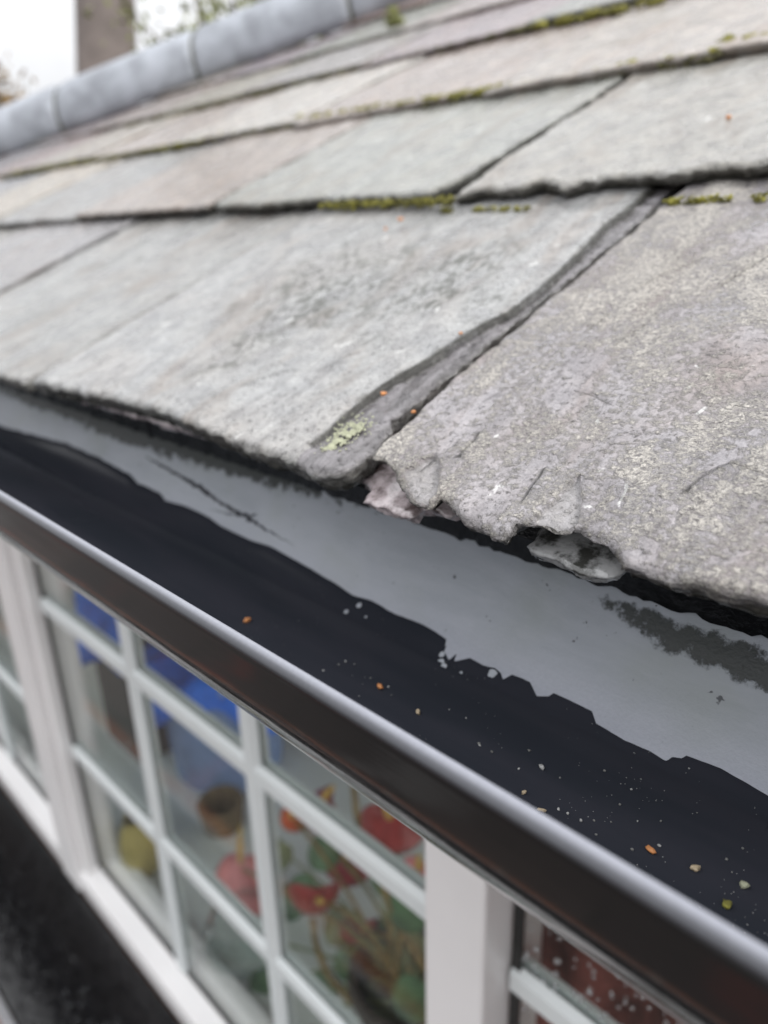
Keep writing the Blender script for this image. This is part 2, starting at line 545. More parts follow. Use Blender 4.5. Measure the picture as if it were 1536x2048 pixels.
def mat_brickwall():
    t = NT('brickwork')
    b = t.n.new('ShaderNodeTexBrick')
    t.l.new(t.coord((1, 1, 1), (math.radians(90), 0, 0)), b.inputs['Vector'])
    b.inputs['Scale'].default_value = 1.0
    b.inputs['Brick Width'].default_value = 0.225
    b.inputs['Row Height'].default_value = 0.075
    b.inputs['Mortar Size'].default_value = 0.008
    b.inputs['Color1'].default_value = (0.34, 0.14, 0.08, 1)
    b.inputs['Color2'].default_value = (0.26, 0.1, 0.06, 1)
    b.inputs['Mortar'].default_value = (0.35, 0.32, 0.28, 1)
    n = t.noise(t.coord(), 60, 5)
    return t.set(t.mix(0.4, b.outputs['Color'], t.mix(n, (0.15, 0.06, 0.04), (0.5, 0.25, 0.16))), 0.85,
                 t.bump(b.outputs['Fac'], -0.5, 0.005))


def mat_drop():
    t = NT('raindrop')
    return t.set((0.9, 0.93, 0.95), 0.03, **{'Transmission Weight': 0.85, 'IOR': 1.33})




def mat_paving():
    t = NT('paving')
    b = t.n.new('ShaderNodeTexBrick')
    t.l.new(t.coord(), b.inputs['Vector'])
    b.inputs['Scale'].default_value = 1.0
    b.inputs['Brick Width'].default_value = 0.6
    b.inputs['Row Height'].default_value = 0.45
    b.inputs['Mortar Size'].default_value = 0.012
    b.inputs['Color1'].default_value = (0.08, 0.062, 0.055, 1)
    b.inputs['Color2'].default_value = (0.05, 0.042, 0.04, 1)
    b.inputs['Mortar'].default_value = (0.03, 0.03, 0.025, 1)
    n = t.noise(t.coord(), 1.1, 4, 0.5)
    c = t.mix(t.ramp(n, 0.56, 0.6), b.outputs['Color'], (0.13, 0.05, 0.042))
    c = t.mix(t.ramp(n, 0.42, 0.36), c, (0.13, 0.125, 0.12))
    return t.set(c, 0.6, t.bump(t.noise(t.coord(), 60, 5), 0.4, 0.005))


MAT['ground'] = mat_paving()
MAT['brickwall'] = mat_brickwall()
MAT['drop'] = mat_drop()


# ------------------------------------------------------------------ setting: ground, house body
def disc_ground():
    n = 48
    v = [(0, 0, 0)] + [(160 * math.cos(6.2832 * k / n), 160 * math.sin(6.2832 * k / n), 0) for k in range(n)]
    return mesh('ground', v, [(0, 1 + k, 1 + (k + 1) % n) for k in range(n)])


tag(obj('ground', disc_ground(), MAT['ground']), kind='structure')

YW, YG = 0.270, 0.297                          # window face and glass planes
ZB = -0.955 + CZ                               # window board top
EU = 0.82 * S                                  # eave line on the roof

# ------------------------------------------------------------------ slates
ROOF = thing('slate_roof', tuple(roof_pt(-1.2, EU, -0.03)),
             'weathered grey slate roof sloping up from the black gutter to a grey tiled hip', 'roof')
GAUGE = 1.82 * S
THK = 0.0068
HIP_A, HIP_B = np.array([-15.9, 5.85]) * S, np.array([-9.9, 9.85]) * S     # hip line on the roof (x, u)
HIP_D = (HIP_B - HIP_A) / np.linalg.norm(HIP_B - HIP_A)
HIP_N = np.array([-HIP_D[1], HIP_D[0]])        # away from the slates, up-left


def clip_half(poly, p0, nrm):
    out = []
    for i in range(len(poly)):
        a, b = np.array(poly[i]), np.array(poly[(i + 1) % len(poly)])
        da, db = (a - p0).dot(nrm), (b - p0).dot(nrm)
        if da <= 0: out.append(tuple(a))
        if (da <= 0) != (db <= 0): out.append(tuple(a + (b - a) * (da / (da - db))))
    return out


def poly_dist(P, L, closed=True):
    """distance of points P to polyline L, plus the side (>0: right of the line)"""
    A = np.asarray(L); B = np.roll(A, -1, 0)
    if not closed: A, B = A[:-1], B[:-1]
    D = B - A
    best = np.full(len(P), 1e9); side = np.zeros(len(P))
    for a, b, d in zip(A, B, D):
        q = P - a
        tt = np.clip(q.dot(d) / max(d.dot(d), 1e-12), 0, 1)
        r = q - tt[:, None] * d
        dd = np.hypot(r[:, 0], r[:, 1])
        m = dd < best
        best = np.where(m, dd, best)
        side = np.where(m, -(d[0] * q[:, 1] - d[1] * q[:, 0]), side)
    return best, side


def inside(P, L):
    A = np.asarray(L); c = np.zeros(len(P), bool)
    for a, b in zip(A, np.roll(A, -1, 0)):
        m = (a[1] > P[:, 1]) != (b[1] > P[:, 1])
        with np.errstate(divide='ignore', invalid='ignore'):
            x = (b[0] - a[0]) * (P[:, 1] - a[1]) / (b[1] - a[1]) + a[0]
        c ^= m & (P[:, 0] < x)
    return c


def densify(poly, ds, jit, seed, closed=True):
    out = []
    n = len(poly)
    for i in range(n if closed else n - 1):
        a, b = np.array(poly[i]), np.array(poly[(i + 1) % n])
        L = np.linalg.norm(b - a)
        k = max(1, int(L / ds))
        nn = np.array([b[1] - a[1], a[0] - b[0]]) / max(L, 1e-9)
        for j in range(k):
            p = a + (b - a) * j / k
            z = Vector((p[0] * 130 + seed, p[1] * 130, seed * 3.1))
            z2 = Vector((p[0] * 520 + seed, p[1] * 520, seed))
            o = jit * (noise.noise(z) * 1.0 + noise.noise(z2) * 0.45)
            out.append(p + nn * (o if (j or closed) else 0))
    if not closed: out.append(np.array(poly[-1]))
    return out


def slate(outline, uc, spacing, seed, tint, crust, ds=None, jit=0.0012, steps=(), flakes=(), specks=(), relief=0.0007,
          thk=THK, w0=0.0, tilt=True, cracks=(), label=None, name='slate', mat='slate', chip=1.0):
    """one riven slate: ragged outline, undulating face with broken laminae, layered raw edge"""
    ds = ds or spacing * 0.6
    ring = densify(outline, ds, jit, seed)
    R = np.array(ring); n = len(R)
    lo, hi = R.min(0), R.max(0)
    rs = np.random.RandomState(int(seed * 10) % 99999)
    gx, gy = np.meshgrid(np.arange(lo[0], hi[0], spacing), np.arange(lo[1], hi[1], spacing))
    G = np.c_[gx.ravel(), gy.ravel()] + rs.uniform(-.32, .32, (gx.size, 2)) * spacing
    extra = []
    nx = np.roll(R, -1, 0) - np.roll(R, 1, 0)
    nx = np.c_[-nx[:, 1], nx[:, 0]] / np.maximum(np.linalg.norm(nx, axis=1), 1e-9)[:, None]   # inward for ccw
    area = 0.5 * np.sum(R[:, 0] * np.roll(R[:, 1], -1) - np.roll(R[:, 0], -1) * R[:, 1])
    if area < 0: nx = -nx
    for off in ((0.0009, 0.002, 0.0036) if spacing < 0.004 else (0.0025,)):
        extra.append(R + nx * off)
    lines = []
    for L, _d in steps: lines.append((np.array(densify(L, 0.0012, 0.0005, seed + 3, False)), False))
    for L, _d in flakes: lines.append((np.array(densify(L, 0.0009, 0.0004, seed + 5)), True))
    cl_ = [np.array(densify(L, 0.0009, 0.0006, seed + 7, False)) for L in cracks]
    for L in cl_:
        d = np.roll(L, -1, 0) - L; d[-1] = d[-2]
        nn = np.c_[d[:, 1], -d[:, 0]] / np.maximum(np.linalg.norm(d, axis=1), 1e-9)[:, None]
        extra += [L, L + nn * 0.00045, L - nn * 0.0007]
        dd, _ = poly_dist(G, L, False)
        G = G[dd > 0.0011]
    for L, cl in lines:
        d = np.roll(L, -1, 0) - L
        if not cl: d[-1] = d[-2]
        nn = np.c_[d[:, 1], -d[:, 0]] / np.maximum(np.linalg.norm(d, axis=1), 1e-9)[:, None]
        for off in (0.0003, -0.0003): extra.append(L + nn * off)
        dd, _ = poly_dist(G, L, cl)
        G = G[dd > 0.0009]
    dd, _ = poly_dist(G, R)
    G = G[dd > 0.45 * spacing]
    E = np.concatenate(extra)
    dd, _ = poly_dist(E, R)
    E = E[dd > 0.0005]
    Q = np.concatenate([G, E])
    Q = Q[inside(Q, R)]
    pts = [Vector(p) for p in R] + [Vector(p) for p in Q]
    order = list(range(n)) if area > 0 else list(range(n - 1, -1, -1))
    res = delaunay_2d_cdt(pts, [], [order], 1, 1e-7)
    V = np.array([tuple(p) for p in res[0]])
    tris = [tuple(q) for q in res[2]]
    omap = {}
    for i, src in enumerate(res[3]):
        for s_ in src:
            if s_ < n: omap[s_] = i
    # height
    dist, _ = poly_dist(V, R)
    w = np.full(len(V), w0)
    if tilt: w = w - (THK * 1.12) * (V[:, 1] - uc) / GAUGE
    mask = np.zeros((len(V), 4), np.float32); mask[:, 3] = 1
    for i, (x, y) in enumerate(V):
        a = noise.fractal(Vector((x * 22 + seed, y * 15, seed)), 0.9, 2.1, 4)
        b = noise.noise(Vector((x * 55 + y * 20 + seed, y * 28, seed * 2))) * 2.2
        fl = math.floor(b); fr = b - fl
        st = fl + min(1, max(0, (fr - 0.8) / 0.2))
        w[i] += relief * (0.9 * a + 0.38 * st)
        c = noise.noise(Vector((x * 160 + seed, y * 160, 7)))
        c2 = noise.noise(Vector((x * 500 + seed, y * 500, 3)))
        bw = (0.0016 + 0.0014 * c + 0.0008 * c2) * chip
        low = y < uc + 0.012
        if not low: bw *= 0.45
        bw = max(bw, 0.0003)
        if dist[i] < bw:
            w[i] -= (bw - dist[i]) * 0.85
            mask[i, 0] = 0.45 * (1 - dist[i] / bw) if low else 0.2
    for (L, dep), (LD, _c) in zip(steps, lines[:len(steps)]):
        dd, sd = poly_dist(V, LD, False)
        k = sd > 0
        ua, ub = L[0][1], L[-1][1]
        fade = np.clip(0.25 + (V[:, 1] - min(ua, ub)) / 0.05, 0.25, 1) * dep
        w = np.where(k, w - fade, w)
        mask[:, 1] = np.where(k, np.maximum(mask[:, 1], 1.0), mask[:, 1])
        rip = np.array([noise.fractal(Vector((x * 70, y * 200, 4)), 0.8, 2.1, 4) for x, y in V]) if len(LD) else 0
        w = np.where(k, w + 0.0011 * rip, w)
        mask[:, 0] = np.where((dd < 0.00042) & (V[:, 1] > min(ua, ub) + 0.006), 0.8, mask[:, 0])
    for (L, dep), (LD, _c) in zip(flakes, lines[len(steps):]):
        k = inside(V, LD)
        w = np.where(k, w - dep, w)
        mask[:, 1] = np.where(k, 0.62, mask[:, 1])
    for L in cl_:
        dd, sd = poly_dist(V, L, False)
        w = np.where(dd < 0.0001, w - 0.0008, w)
        w = np.where((dd < 0.0006) & (sd > 0) & (dd > 0.0001), w + 0.0003, w)
        mask[:, 0] = np.where(dd < 0.0001, 0.95, mask[:, 0])
    for (cx, cy, rx, ry, ang, amt) in specks:
        ca, sa = math.cos(ang), math.sin(ang)
        X, Y = V[:, 0] - cx, V[:, 1] - cy
        rr = np.sqrt(((X * ca + Y * sa) / rx) ** 2 + ((-X * sa + Y * ca) / ry) ** 2)
        mask[:, 2] = np.maximum(mask[:, 2], amt * np.clip(1.4 - rr, 0, 1))
    verts = [(V[i, 0], V[i, 1], w[i]) for i in range(len(V))]
    masks = [tuple(m) for m in mask]
    faces = tris
    prev = [omap[i] for i in range(n)]
    K = 7 if spacing < 0.004 else 3
    hgt = [0.08, 0.22, 0.38, 0.54, 0.7, 0.86, 1.0] if K == 7 else [0.3, 0.7, 1.0]
    thf = thk if callable(thk) else (lambda x_: thk)
    for k in range(K):
        cur = []
        for i in range(n):
            x, y = R[i]
            top = w[omap[i]]
            tl = -(THK * 1.12) * (y - uc) / GAUGE if tilt else 0
            jx = (0.0011 * noise.noise(Vector((x * 190 + seed, y * 190, k * 5.3))) + 0.0006 * noise.noise(Vector((x * 620, y * 620, k * 2.3)))
                  - 0.00035 * k) if k < K - 1 or True else 0
            if K == 7: jx += 0.0012 * max(0, noise.noise(Vector((x * 110 + 9 * (k // 2), y * 110, k // 2 * 4.1)))) * (1 if y < uc + 0.02 else .3)
            z = top + (w0 - thf(x) + tl - top) * hgt[k]
            cur.append(len(verts))
            verts.append((x - nx[i, 0] * jx, y - nx[i, 1] * jx, z))
            masks.append((0.35 + 0.16 * k, 0.25, 0, 1))
        for i in range(n):
            j = (i + 1) % n
            q = (prev[i], cur[i], cur[j], prev[j])
            faces.append(q if area > 0 else q[::-1])
        prev = cur
    faces.append(tuple(prev[::-1]) if area > 0 else tuple(prev))
    me = mesh(name, verts, faces)
    me.polygons.foreach_set('use_smooth', [True] * len(tris) + [False] * (len(faces) - len(tris)))
    at = me.color_attributes.new('mask', 'FLOAT_COLOR', 'POINT')
    at.data.foreach_set('color', np.array(masks, np.float32).ravel())
    o = obj(name, me, MAT[mat], ROOF, ROOFM)
    o.color = (*tint, crust)
    if label: o['label'] = label
    return o


def px_line(pts, w=0.0): return [roof_xu(x, y, w) for x, y in pts]


GREEN, BEIGE, PURP, PALE, GREY = (0.36, 0.365, 0.335), (0.44, 0.385, 0.325), (0.4, 0.345, 0.31), (0.5, 0.465, 0.41), (0.35, 0.35, 0.34)

# --- the eave course: the two slates the photo is focused on
UP = EU + GAUGE * 1.42
a_low = px_line([(78, 758), (200, 788), (300, 810), (420, 860), (520, 896), (600, 925), (645, 945), (668, 943), (700, 925), (736, 900)])
a_right = px_line([(752, 874), (777, 842), (775, 820), (825, 782), (885, 727), (956, 667), (1026, 607), (1098, 546), (1167, 487), (1272, 397)])
xl = -3.36 * S
A_OUT = [(xl, EU + 0.002)] + a_low[1:] + a_right + [(a_right[-1][0] - 0.004, UP), (xl - 0.004, UP)]
lam = px_line([(596, 905), (640, 868), (690, 822), (730, 785), (765, 760), (830, 722), (900, 674), (960, 634), (1012, 606), (1045, 580),
               (1090, 541), (1150, 482), (1200, 428), (1243, 392)]) + [(a_right[-1][0] - 0.012, UP)]
sp1 = roof_xu(640, 560); sp2 = roof_xu(830, 560); sp3 = roof_xu(330, 560)
slate(A_OUT, EU, 0.0026, 3.3, (0.45, 0.455, 0.45), 0.12, ds=0.0014, jit=0.0011, steps=[(lam, 0.0030)], thk=0.0098,
      specks=[(sp1[0], sp1[1], 0.065, 0.08, 0.2, 1.15), (sp2[0], sp2[1], 0.055, 0.06, 0.0, 1.0), (sp3[0], sp3[1], 0.03, 0.08, 0.0, 0.6)], relief=0.0007, chip=1.2, cracks=[px_line([(660, 722), (676, 710), (692, 704)]), px_line([(480, 768), (540, 742), (570, 735)])],
      label='pale greenish slate with a split right edge, at the gutter')
b_left = px_line([(1304, 394), (1180, 502), (1110, 563), (1040, 626), (970, 688), (900, 747), (850, 800), (817, 836), (795, 860), (776, 872), (758, 888), (745, 912)])
b_low = px_line([(757, 914), (768, 917), (776, 927), (786, 936), (795, 950), (803, 962), (813, 985), (825, 1002), (853, 1013), (870, 1007), (881, 992), (893, 996),
                 (903, 1006), (912, 1024), (945, 1046), (1010, 1072), (1024, 1055), (1032, 1043), (1055, 1044), (1108, 1057), (1150, 1051), (1187, 1066), (1213, 1084),
                 (1243, 1122), (1320, 1146), (1420, 1172), (1536, 1202)])
xr = 0.70 * S
B_OUT = b_left + b_low + [(xr, b_low[-1][1]), (xr, UP), (b_left[0][0] + 0.002, UP)]
fl1 = px_line([(1158, 940), (1161, 985), (1156, 1046), (1112, 1053), (1066, 1040), (1092, 1012), (1120, 980)])
fl2 = px_line([(868, 908), (878, 920), (876, 960), (870, 990), (852, 1005), (828, 996), (815, 970), (803, 938), (826, 930), (850, 915)])
bx_ = [roof_xu(x, y)[0] for x, y in ((740, 912), (880, 990), (905, 1010), (1020, 1065), (1035, 1043), (1225, 1100), (1250, 1124), (1536, 1202))]
b_thk = lambda x: float(np.interp(x, bx_, [.0035, .003, .0052, .0052, .0026, .0026, .0062, .0075]))
slate(B_OUT, EU, 0.0024, 8.1, (0.43, 0.405, 0.42), 0.63, ds=0.0012, jit=0.0009,
      flakes=[(fl1, 0.0014), (fl2, 0.0015)], relief=0.0009, chip=1.2, thk=b_thk,
      cracks=[px_line(q) for q in ([(970, 791), (1016, 765), (1040, 757), (1062, 754)], [(1150, 772), (1172, 776), (1190, 782), (1212, 793)], [(1380, 968), (1400, 952), (1434, 930), (1463, 918), (1512, 932)],
                                   [(1047, 998), (1060, 976), (1086, 935)], [(840, 934), (852, 924), (863, 911)], [(1233, 670), (1250, 655), (1288, 630)], [(1440, 545), (1478, 520), (1540, 482)],
                                   [(920, 905), (945, 880), (956, 862)], [(1260, 560), (1330, 520), (1400, 492)], [(1180, 640), (1215, 610)])],
      label='crusted purple grey slate with broken lower left corner')

# the doubled under-slates of the eave, wet, showing where the corner has broken away
W1 = -0.0108
und = px_line([(630, 925), (680, 938), (718, 952), (731, 966), (738, 980), (728, 1000), (750, 1009), (775, 1018), (820, 1031), (836, 1026), (842, 1014), (872, 1019), (900, 1026)], W1)
UND = und + [(und[-1][0] + 0.006, und[-1][1] + 0.012), (und[-1][0] + 0.004, UP - 0.06), (und[0][0] - 0.004, UP - 0.06)]
slate(UND, EU, 0.0022, 12.4, (0.2, 0.17, 0.175), 0.0, ds=0.0011, jit=0.0006, relief=0.00045, thk=0.005, chip=0.5, w0=W1, tilt=True,
      mat='wet', name='under_slate', label='wet pinkish under-slate showing in the broken corner')
und2 = px_line([(1052, 1086), (1058, 1098), (1094, 1108), (1130, 1122), (1162, 1136), (1205, 1146), (1236, 1140), (1262, 1118), (1330, 1120), (1536, 1190)], W1)
UND2 = und2 + [(xr, und2[-1][1]), (xr, UP - 0.06), (und2[0][0] - 0.004, UP - 0.06)]
slate(UND2, EU, 0.0025, 15.9, (0.2, 0.2, 0.2), 0.0, ds=0.0012, jit=0.0007, relief=0.0005, thk=0.005, chip=0.5, w0=W1, tilt=True,
      mat='wet2', name='under_slate', label='wet grey under-slate fragment below the notch')
ulx = und[0][0] - 0.006
slate([(xl - 0.9, EU + 0.004), (ulx, und[0][1] - 0.001), (ulx, UP - 0.06), (xl - 0.9, UP - 0.06)], EU, 0.006, 17.7, (0.2, 0.18, 0.18), 0.0, ds=0.003,
      jit=0.0012, thk=0.005, w0=W1, mat='wet', name='under_slate')

# --- everything above and beyond
COURSES = [0.82, 2.67, 4.36, 6.2, 7.79, 9.7, 11.5, 13.3, 15.1]
RIGHT = {0: [2.75, 4.8], 1: [3.8, 5.0], 2: [2.95, 5.0], 3: [2.3, 4.4, 5.0], 4: [1.2, 3.2, 5.0], 5: [0.0, 2.1, 4.2, 5.0], 6: [-1.1, 1.0, 3.1, 5.0], 7: [-2.2, -0.1, 2.0, 4.1, 5.0], 8: [-3.1, -1.0, 1.1, 3.2, 5.0]}
JOINTS = {0: [-3.40, -5.43, -7.45, -9.5, -11.6, -13.6, -15.7, -17.7, -19.8, -22.0, -24],
          1: [1.75, -0.25, -2.35, -4.44, -6.45, -8.5, -10.5, -12.6, -14.6, -16.7, -18.8, -20.9, -23],
          2: [0.9, -1.2, -3.36, -5.42, -7.5, -9.5, -11.6, -13.7, -15.7, -17.8, -19.9],
          3: [0.2, -2.2, -4.3, -6.4, -8.5, -10.6, -12.7, -14.8, -16.9, -18.9],
          4: [-0.9, -3.1, -5.2, -7.2, -9.3, -11.4, -13.5, -15.6],
          5: [-2.1, -4.2, -6.2, -8.3, -10.4, -12.5],
          6: [-3.2, -5.2, -7.3, -9.4, -11.5], 7: [-4.3, -6.3, -8.4, -10.4], 8: [-5.2, -7.3, -9.4]}
TINTS = [GREEN, BEIGE, PURP, PALE, GREY, (0.36, 0.345, 0.32), (0.35, 0.315, 0.3)]
FIX = {(0, 0): (0.39, 0.395, 0.385), (0, 1): (0.36, 0.35, 0.355), (1, 0): BEIGE, (1, 1): (0.41, 0.40, 0.365), (1, 2): (0.385, 0.395, 0.36), (1, 3): (0.40, 0.345, 0.305),
       (1, 4): GREY, (2, 0): PALE, (2, 1): (0.47, 0.42, 0.37), (2, 2): (0.43, 0.365, 0.325), (2, 3): (0.6, 0.57, 0.52), (2, 4): (0.47, 0.41, 0.365)}
rr = random.Random(11)
for ci, cu in enumerate(COURSES):
    js = JOINTS[ci]
    for k in range(len(js) - 1):
        x1, x0 = js[k] * S - 0.0022, js[k + 1] * S + 0.0022
        base = cu * S
        ue = (cu + rr.uniform(-0.03, 0.03)) * S if ci else base
        if ci == 2: ue = (4.24 + 0.32 * min(1, max(0, (-js[k] - 1.2) / 9))) * S
        sk = rr.uniform(-0.003, 0.003)
        wo = -0.0004 + (0.0009 if k % 2 else -0.0009) + rr.uniform(-0.0004, 0.0004) if js[k] <= -0.2 else 0.0
        if (ci, k) == (1, 2): wo = 0.0004
        if (ci, k) == (1, 1): wo = 0.0
        near = ci == 1 and k in (1, 2, 3)
        mid = (ci == 0 and k < 2) or (ci == 2 and k < 4) or (ci == 1 and k < 6)
        up = ue + GAUGE * 1.4
        poly = [(x0 + sk, ue + rr.uniform(-.001, .001)), (x1 + sk, ue + rr.uniform(-.001, .001)), (x1 - sk, up), (x0 - sk, up)]
        if ci == 1 and k == 1:      # the slate above the gap has a broken lower edge
            low = px_line([(905, 392), (960, 376), (1040, 372), (1080, 362), (1105, 368), (1130, 374), (1200, 352), (1290, 346), (1380, 340), (1440, 326), (1490, 330), (1536, 322)])
            poly = low + [(x1, low[-1][1]), (x1, up), (x0 + 0.001, up), (x0, ue + 0.03)]
        if ci == 1 and k == 2:
            low = px_line([(428, 410), (520, 407), (640, 396), (740, 392), (860, 384), (888, 372)])
            poly = low + [(x1 - 0.006, ue + 0.02), (x1 - 0.0045, ue + 0.05), (x1 - 0.002, ue + 0.12), (x1, up), (x0, up), (x0, ue + 0.02)]
        far = [p for p in clip_half(poly, HIP_A + HIP_N * 0.03, HIP_N)]
        if len(far) < 3: continue
        c = FIX.get((ci, k)) or tuple(v * rr.uniform(0.92, 1.1) for v in rr.choice(TINTS))
        slate(far, ue, 0.0032 if near else 0.006 if mid else 0.016, 20 + ci * 13.7 + k * 1.9, c,
              rr.uniform(0.1, 0.4) if ci != 1 else 0.22, jit=0.0022 if near else 0.002, ds=0.0018 if near else None,
              relief=0.0009, chip=1.3 if near else 1.2, specks=[(x0 + .1, ue + .12, .1, .1, 0, rr.choice((0, 0, .5)))], w0=wo)

for ci, cu in enumerate(COURSES):                 # the same courses carried on to the verge at the right
    xsr = ([0.72] if ci == 0 else [JOINTS[ci][0]]) + RIGHT[ci]
    for k in range(len(xsr) - 1):
        x0, x1, ue = xsr[k] * S + 0.002, xsr[k + 1] * S - 0.002, cu * S
        slate([(x0, ue), (x1, ue), (x1, ue + GAUGE * 1.4), (x0, ue + GAUGE * 1.4)], ue, 0.012, 300 + ci * 7.7 + k * 2.3, tuple(v * rr.uniform(0.92, 1.1) for v in rr.choice(TINTS)),
              rr.uniform(0.1, 0.4), jit=0.002, relief=0.0009, chip=1.2)

# deck below the slates, fascia behind the gutter, felt hanging into the gutter
ridge_u = 18.2 * S
hx = lambda u: float(HIP_A[0] + (u - HIP_A[1]) * HIP_D[0] / HIP_D[1])
DU = EU + 0.07
corner = roof_pt(hx(DU), DU, -0.024)
apex = roof_pt(hx(ridge_u), ridge_u, -0.024)
r_e, r_r = roof_pt(0.6, DU, -0.024), roof_pt(0.6, ridge_u, -0.024)
back = np.array([0, 2.2, -0.9])
d = MB()
pts = [corner, r_e, r_r, apex]
pts2 = [p - np.array([0, 0, 0.02]) for p in pts]
d.add(pts + pts2, [(0, 1, 2, 3), (7, 6, 5, 4), (0, 4, 5, 1), (1, 5, 6, 2), (2, 6, 7, 3), (3, 7, 4, 0)])
far_c = np.array([corner[0], apex[1] + 2.0, corner[2]])
d.add([corner, apex, far_c, apex + back], [(0, 1, 2), (1, 3, 2)])
d.add([apex, r_r, r_r + back, apex + back], [(0, 1, 2, 3)])
d.build('roof_deck', MAT['timber'], ROOF)
YC, ZC, GR = 0.1406, -0.091 + CZ, 0.056
f = MB()
f.box((-2.75, YC + GR + 0.008, CZ - 0.235), (1.4, YC + GR + 0.028, CZ - 0.082))
f.box((-2.75, YC + GR + 0.028, CZ - 0.235), (1.4, 0.40, CZ - 0.222))
f.build('fascia_board', mat_plain('white_fascia', (0.7, 0.69, 0.67), 0.4, 0.05, 10), ROOF)
fv, ff = [], []
NX = 900
for i in range(NX + 1):
    x = -2.0 + 2.4 * (i / NX) if False else -1.6 + 2.0 * (i / NX)
    wv = 0.0016 * noise.noise(Vector((x * 160, 0, 0))) + 0.0011 * noise.noise(Vector((x * 420, 3, 0)))
    top = roof_pt(x, EU + 0.012, -0.0155)
    mid_ = np.array([x, YC + GR * math.cos(math.radians(8)) - 0.004, ZC + 0.010 + wv])
    bot_ = np.array([x, YC + (GR - 0.0012) * math.cos(math.radians(15)) - 0.0006 + wv * 0.3, ZC - GR * math.sin(math.radians(15)) + wv])
    tip = bot_ + np.array([0, 0.0015, -0.0007])
    up_ = roof_pt(x, EU + 0.09, -0.0165)
    fv += [up_, top, mid_, bot_, tip]
for i in range(NX):
    for k in range(4): ff.append((i * 5 + k, i * 5 + k + 1, i * 5 + k + 6, i * 5 + k + 5))
obj('underlay_felt', mesh('underlay_felt', fv, ff, True), MAT['felt'], ROOF)

# hip tiles
HR = 0.086
tile_px = [(-0.35, 0.0)]
def hip_tile(s0, s1):
    v, f_ = [], []
    rings = 14
    for side in (0, 1):
        for (s, k_) in ((s0, 1.0), (s0 + 0.012, 1.04), (s1 - 0.012, 1.04), (s1, 1.0)):
            for j in range(rings + 1):
                th = math.pi * j / rings
                r = HR * k_ - (0.012 if side else 0)
                p2 = HIP_A + HIP_D * s + HIP_N * (HR - r * math.cos(th))
                w = r * math.sin(th) * 0.96 - 0.004
                v.append((p2[0], p2[1], w))
    n = rings + 1
    for k in range(3):
        for j in range(rings):
            a = k * n + j
            f_.append((a, a + 1, a + n + 1, a + n))
            b = a + 4 * n
            f_.append((b, b + n, b + n + 1, b + 1))
    for j in range(rings):
        for a, b in ((j, j + 4 * n), (j + 3 * n, j + 7 * n)):
            f_.append((a, b, b + 1, a + 1) if a < n else (a, a + 1, b + 1, b))
    for k in range(3):
        for j in (0, rings):
            a = k * n + j
            f_.append((a, a + n, a + n + 4 * n, a + 4 * n) if j == 0 else (a, a + 4 * n, a + 5 * n, a + n))
    me = mesh('hip_tile', v, f_, False)
    me.polygons.foreach_set('use_smooth', [True] * len(me.polygons))
    return obj('hip_tile', me, MAT['hip'], ROOF, ROOFM)


def hip_s(px, py):
    p = np.array(roof_xu(px, py, 0.01))
    return float((p - HIP_A).dot(HIP_D))


cuts = [hip_s(130, 248), hip_s(412, 137), hip_s(703, 30)]
L0 = cuts[1] - cuts[0]
edges = [cuts[0] - 2 * 0.42, cuts[0] - 0.42] + cuts + [cuts[2] + (cuts[2] - cuts[1]), cuts[2] + 2 * (cuts[2] - cuts[1])]
for a, b in zip(edges[:-1], edges[1:]): hip_tile(a + 0.004, b - 0.004)
mm = MB()
for s in edges[1:-1]:
    ring = []
    for sgn in (-0.006, 0.006):
        for j in range(13):
            th = math.pi * j / 12
            p2 = HIP_A + HIP_D * (s + sgn) + HIP_N * (HR - HR * 0.985 * math.cos(th))
            ring.append((p2[0], p2[1], HR * 0.985 * math.sin(th) * 0.96 - 0.004))
    mm.add(ring, [(j, j + 1, j + 14, j + 13) for j in range(12)])
mm.build('hip_mortar', MAT['mortar'], ROOF, True, ROOFM)

# moss along the slate edges, lichen on the split slate
def moss_strip(m, p0, p1, dens, r0, rnd, w=-0.006, spread=0.002):
    a, b = np.array(roof_xu(*p0)), np.array(roof_xu(*p1))
    L = np.linalg.norm(b - a)
    for _ in range(int(L * dens * 3)):
        t_ = rnd.random()
        g = noise.noise(Vector(((a + (b - a) * t_)[0] * 60, 5, 1)))
        g += 0.5 * noise.noise(Vector(((a + (b - a) * t_)[0] * 210, 3, 1)))
        if g < -0.12: continue
        p = a + (b - a) * t_ + np.array([0, rnd.gauss(0, spread) - 0.001])
        m.blob((p[0], p[1], w + rnd.uniform(-0.002, 0.002)), r0 * rnd.uniform(0.2, 0.75) * (1 + 0.6 * g), rnd, (1.3, 1, 0.6), 0.6, 1)


moss = MB()
mr = random.Random(4)
moss_strip(moss, (1440, 76), (1600, 54), 700, 0.0055, mr, -0.0025)
moss_strip(moss, (770, 207), (1440, 93), 700, 0.0046, mr, -0.003, 0.0014)
moss_strip(moss, (350, 285), (620, 228), 320, 0.005, mr, -0.003)
moss_strip(moss, (620, 230), (770, 206), 300, 0.005, mr, -0.003)
moss_strip(moss, (0, 345), (350, 285), 120, 0.004, mr, -0.004)
moss_strip(moss, (1050, 45), (1320, -10), 300, 0.006, mr, -0.004)
moss_strip(moss, (640, 400), (905, 388), 1500, 0.0019, mr, -0.0035, 0.0012)
moss_strip(moss, (880, 397), (1060, 391), 2600, 0.0011, mr, -0.0068, 0.0007)
moss_strip(moss, (1330, 374), (1536, 360), 3000, 0.0012, mr, -0.0068, 0.0009)
tag(moss.build('moss', MAT['moss'], None, True, ROOFM), kind='stuff')
dm = MB()
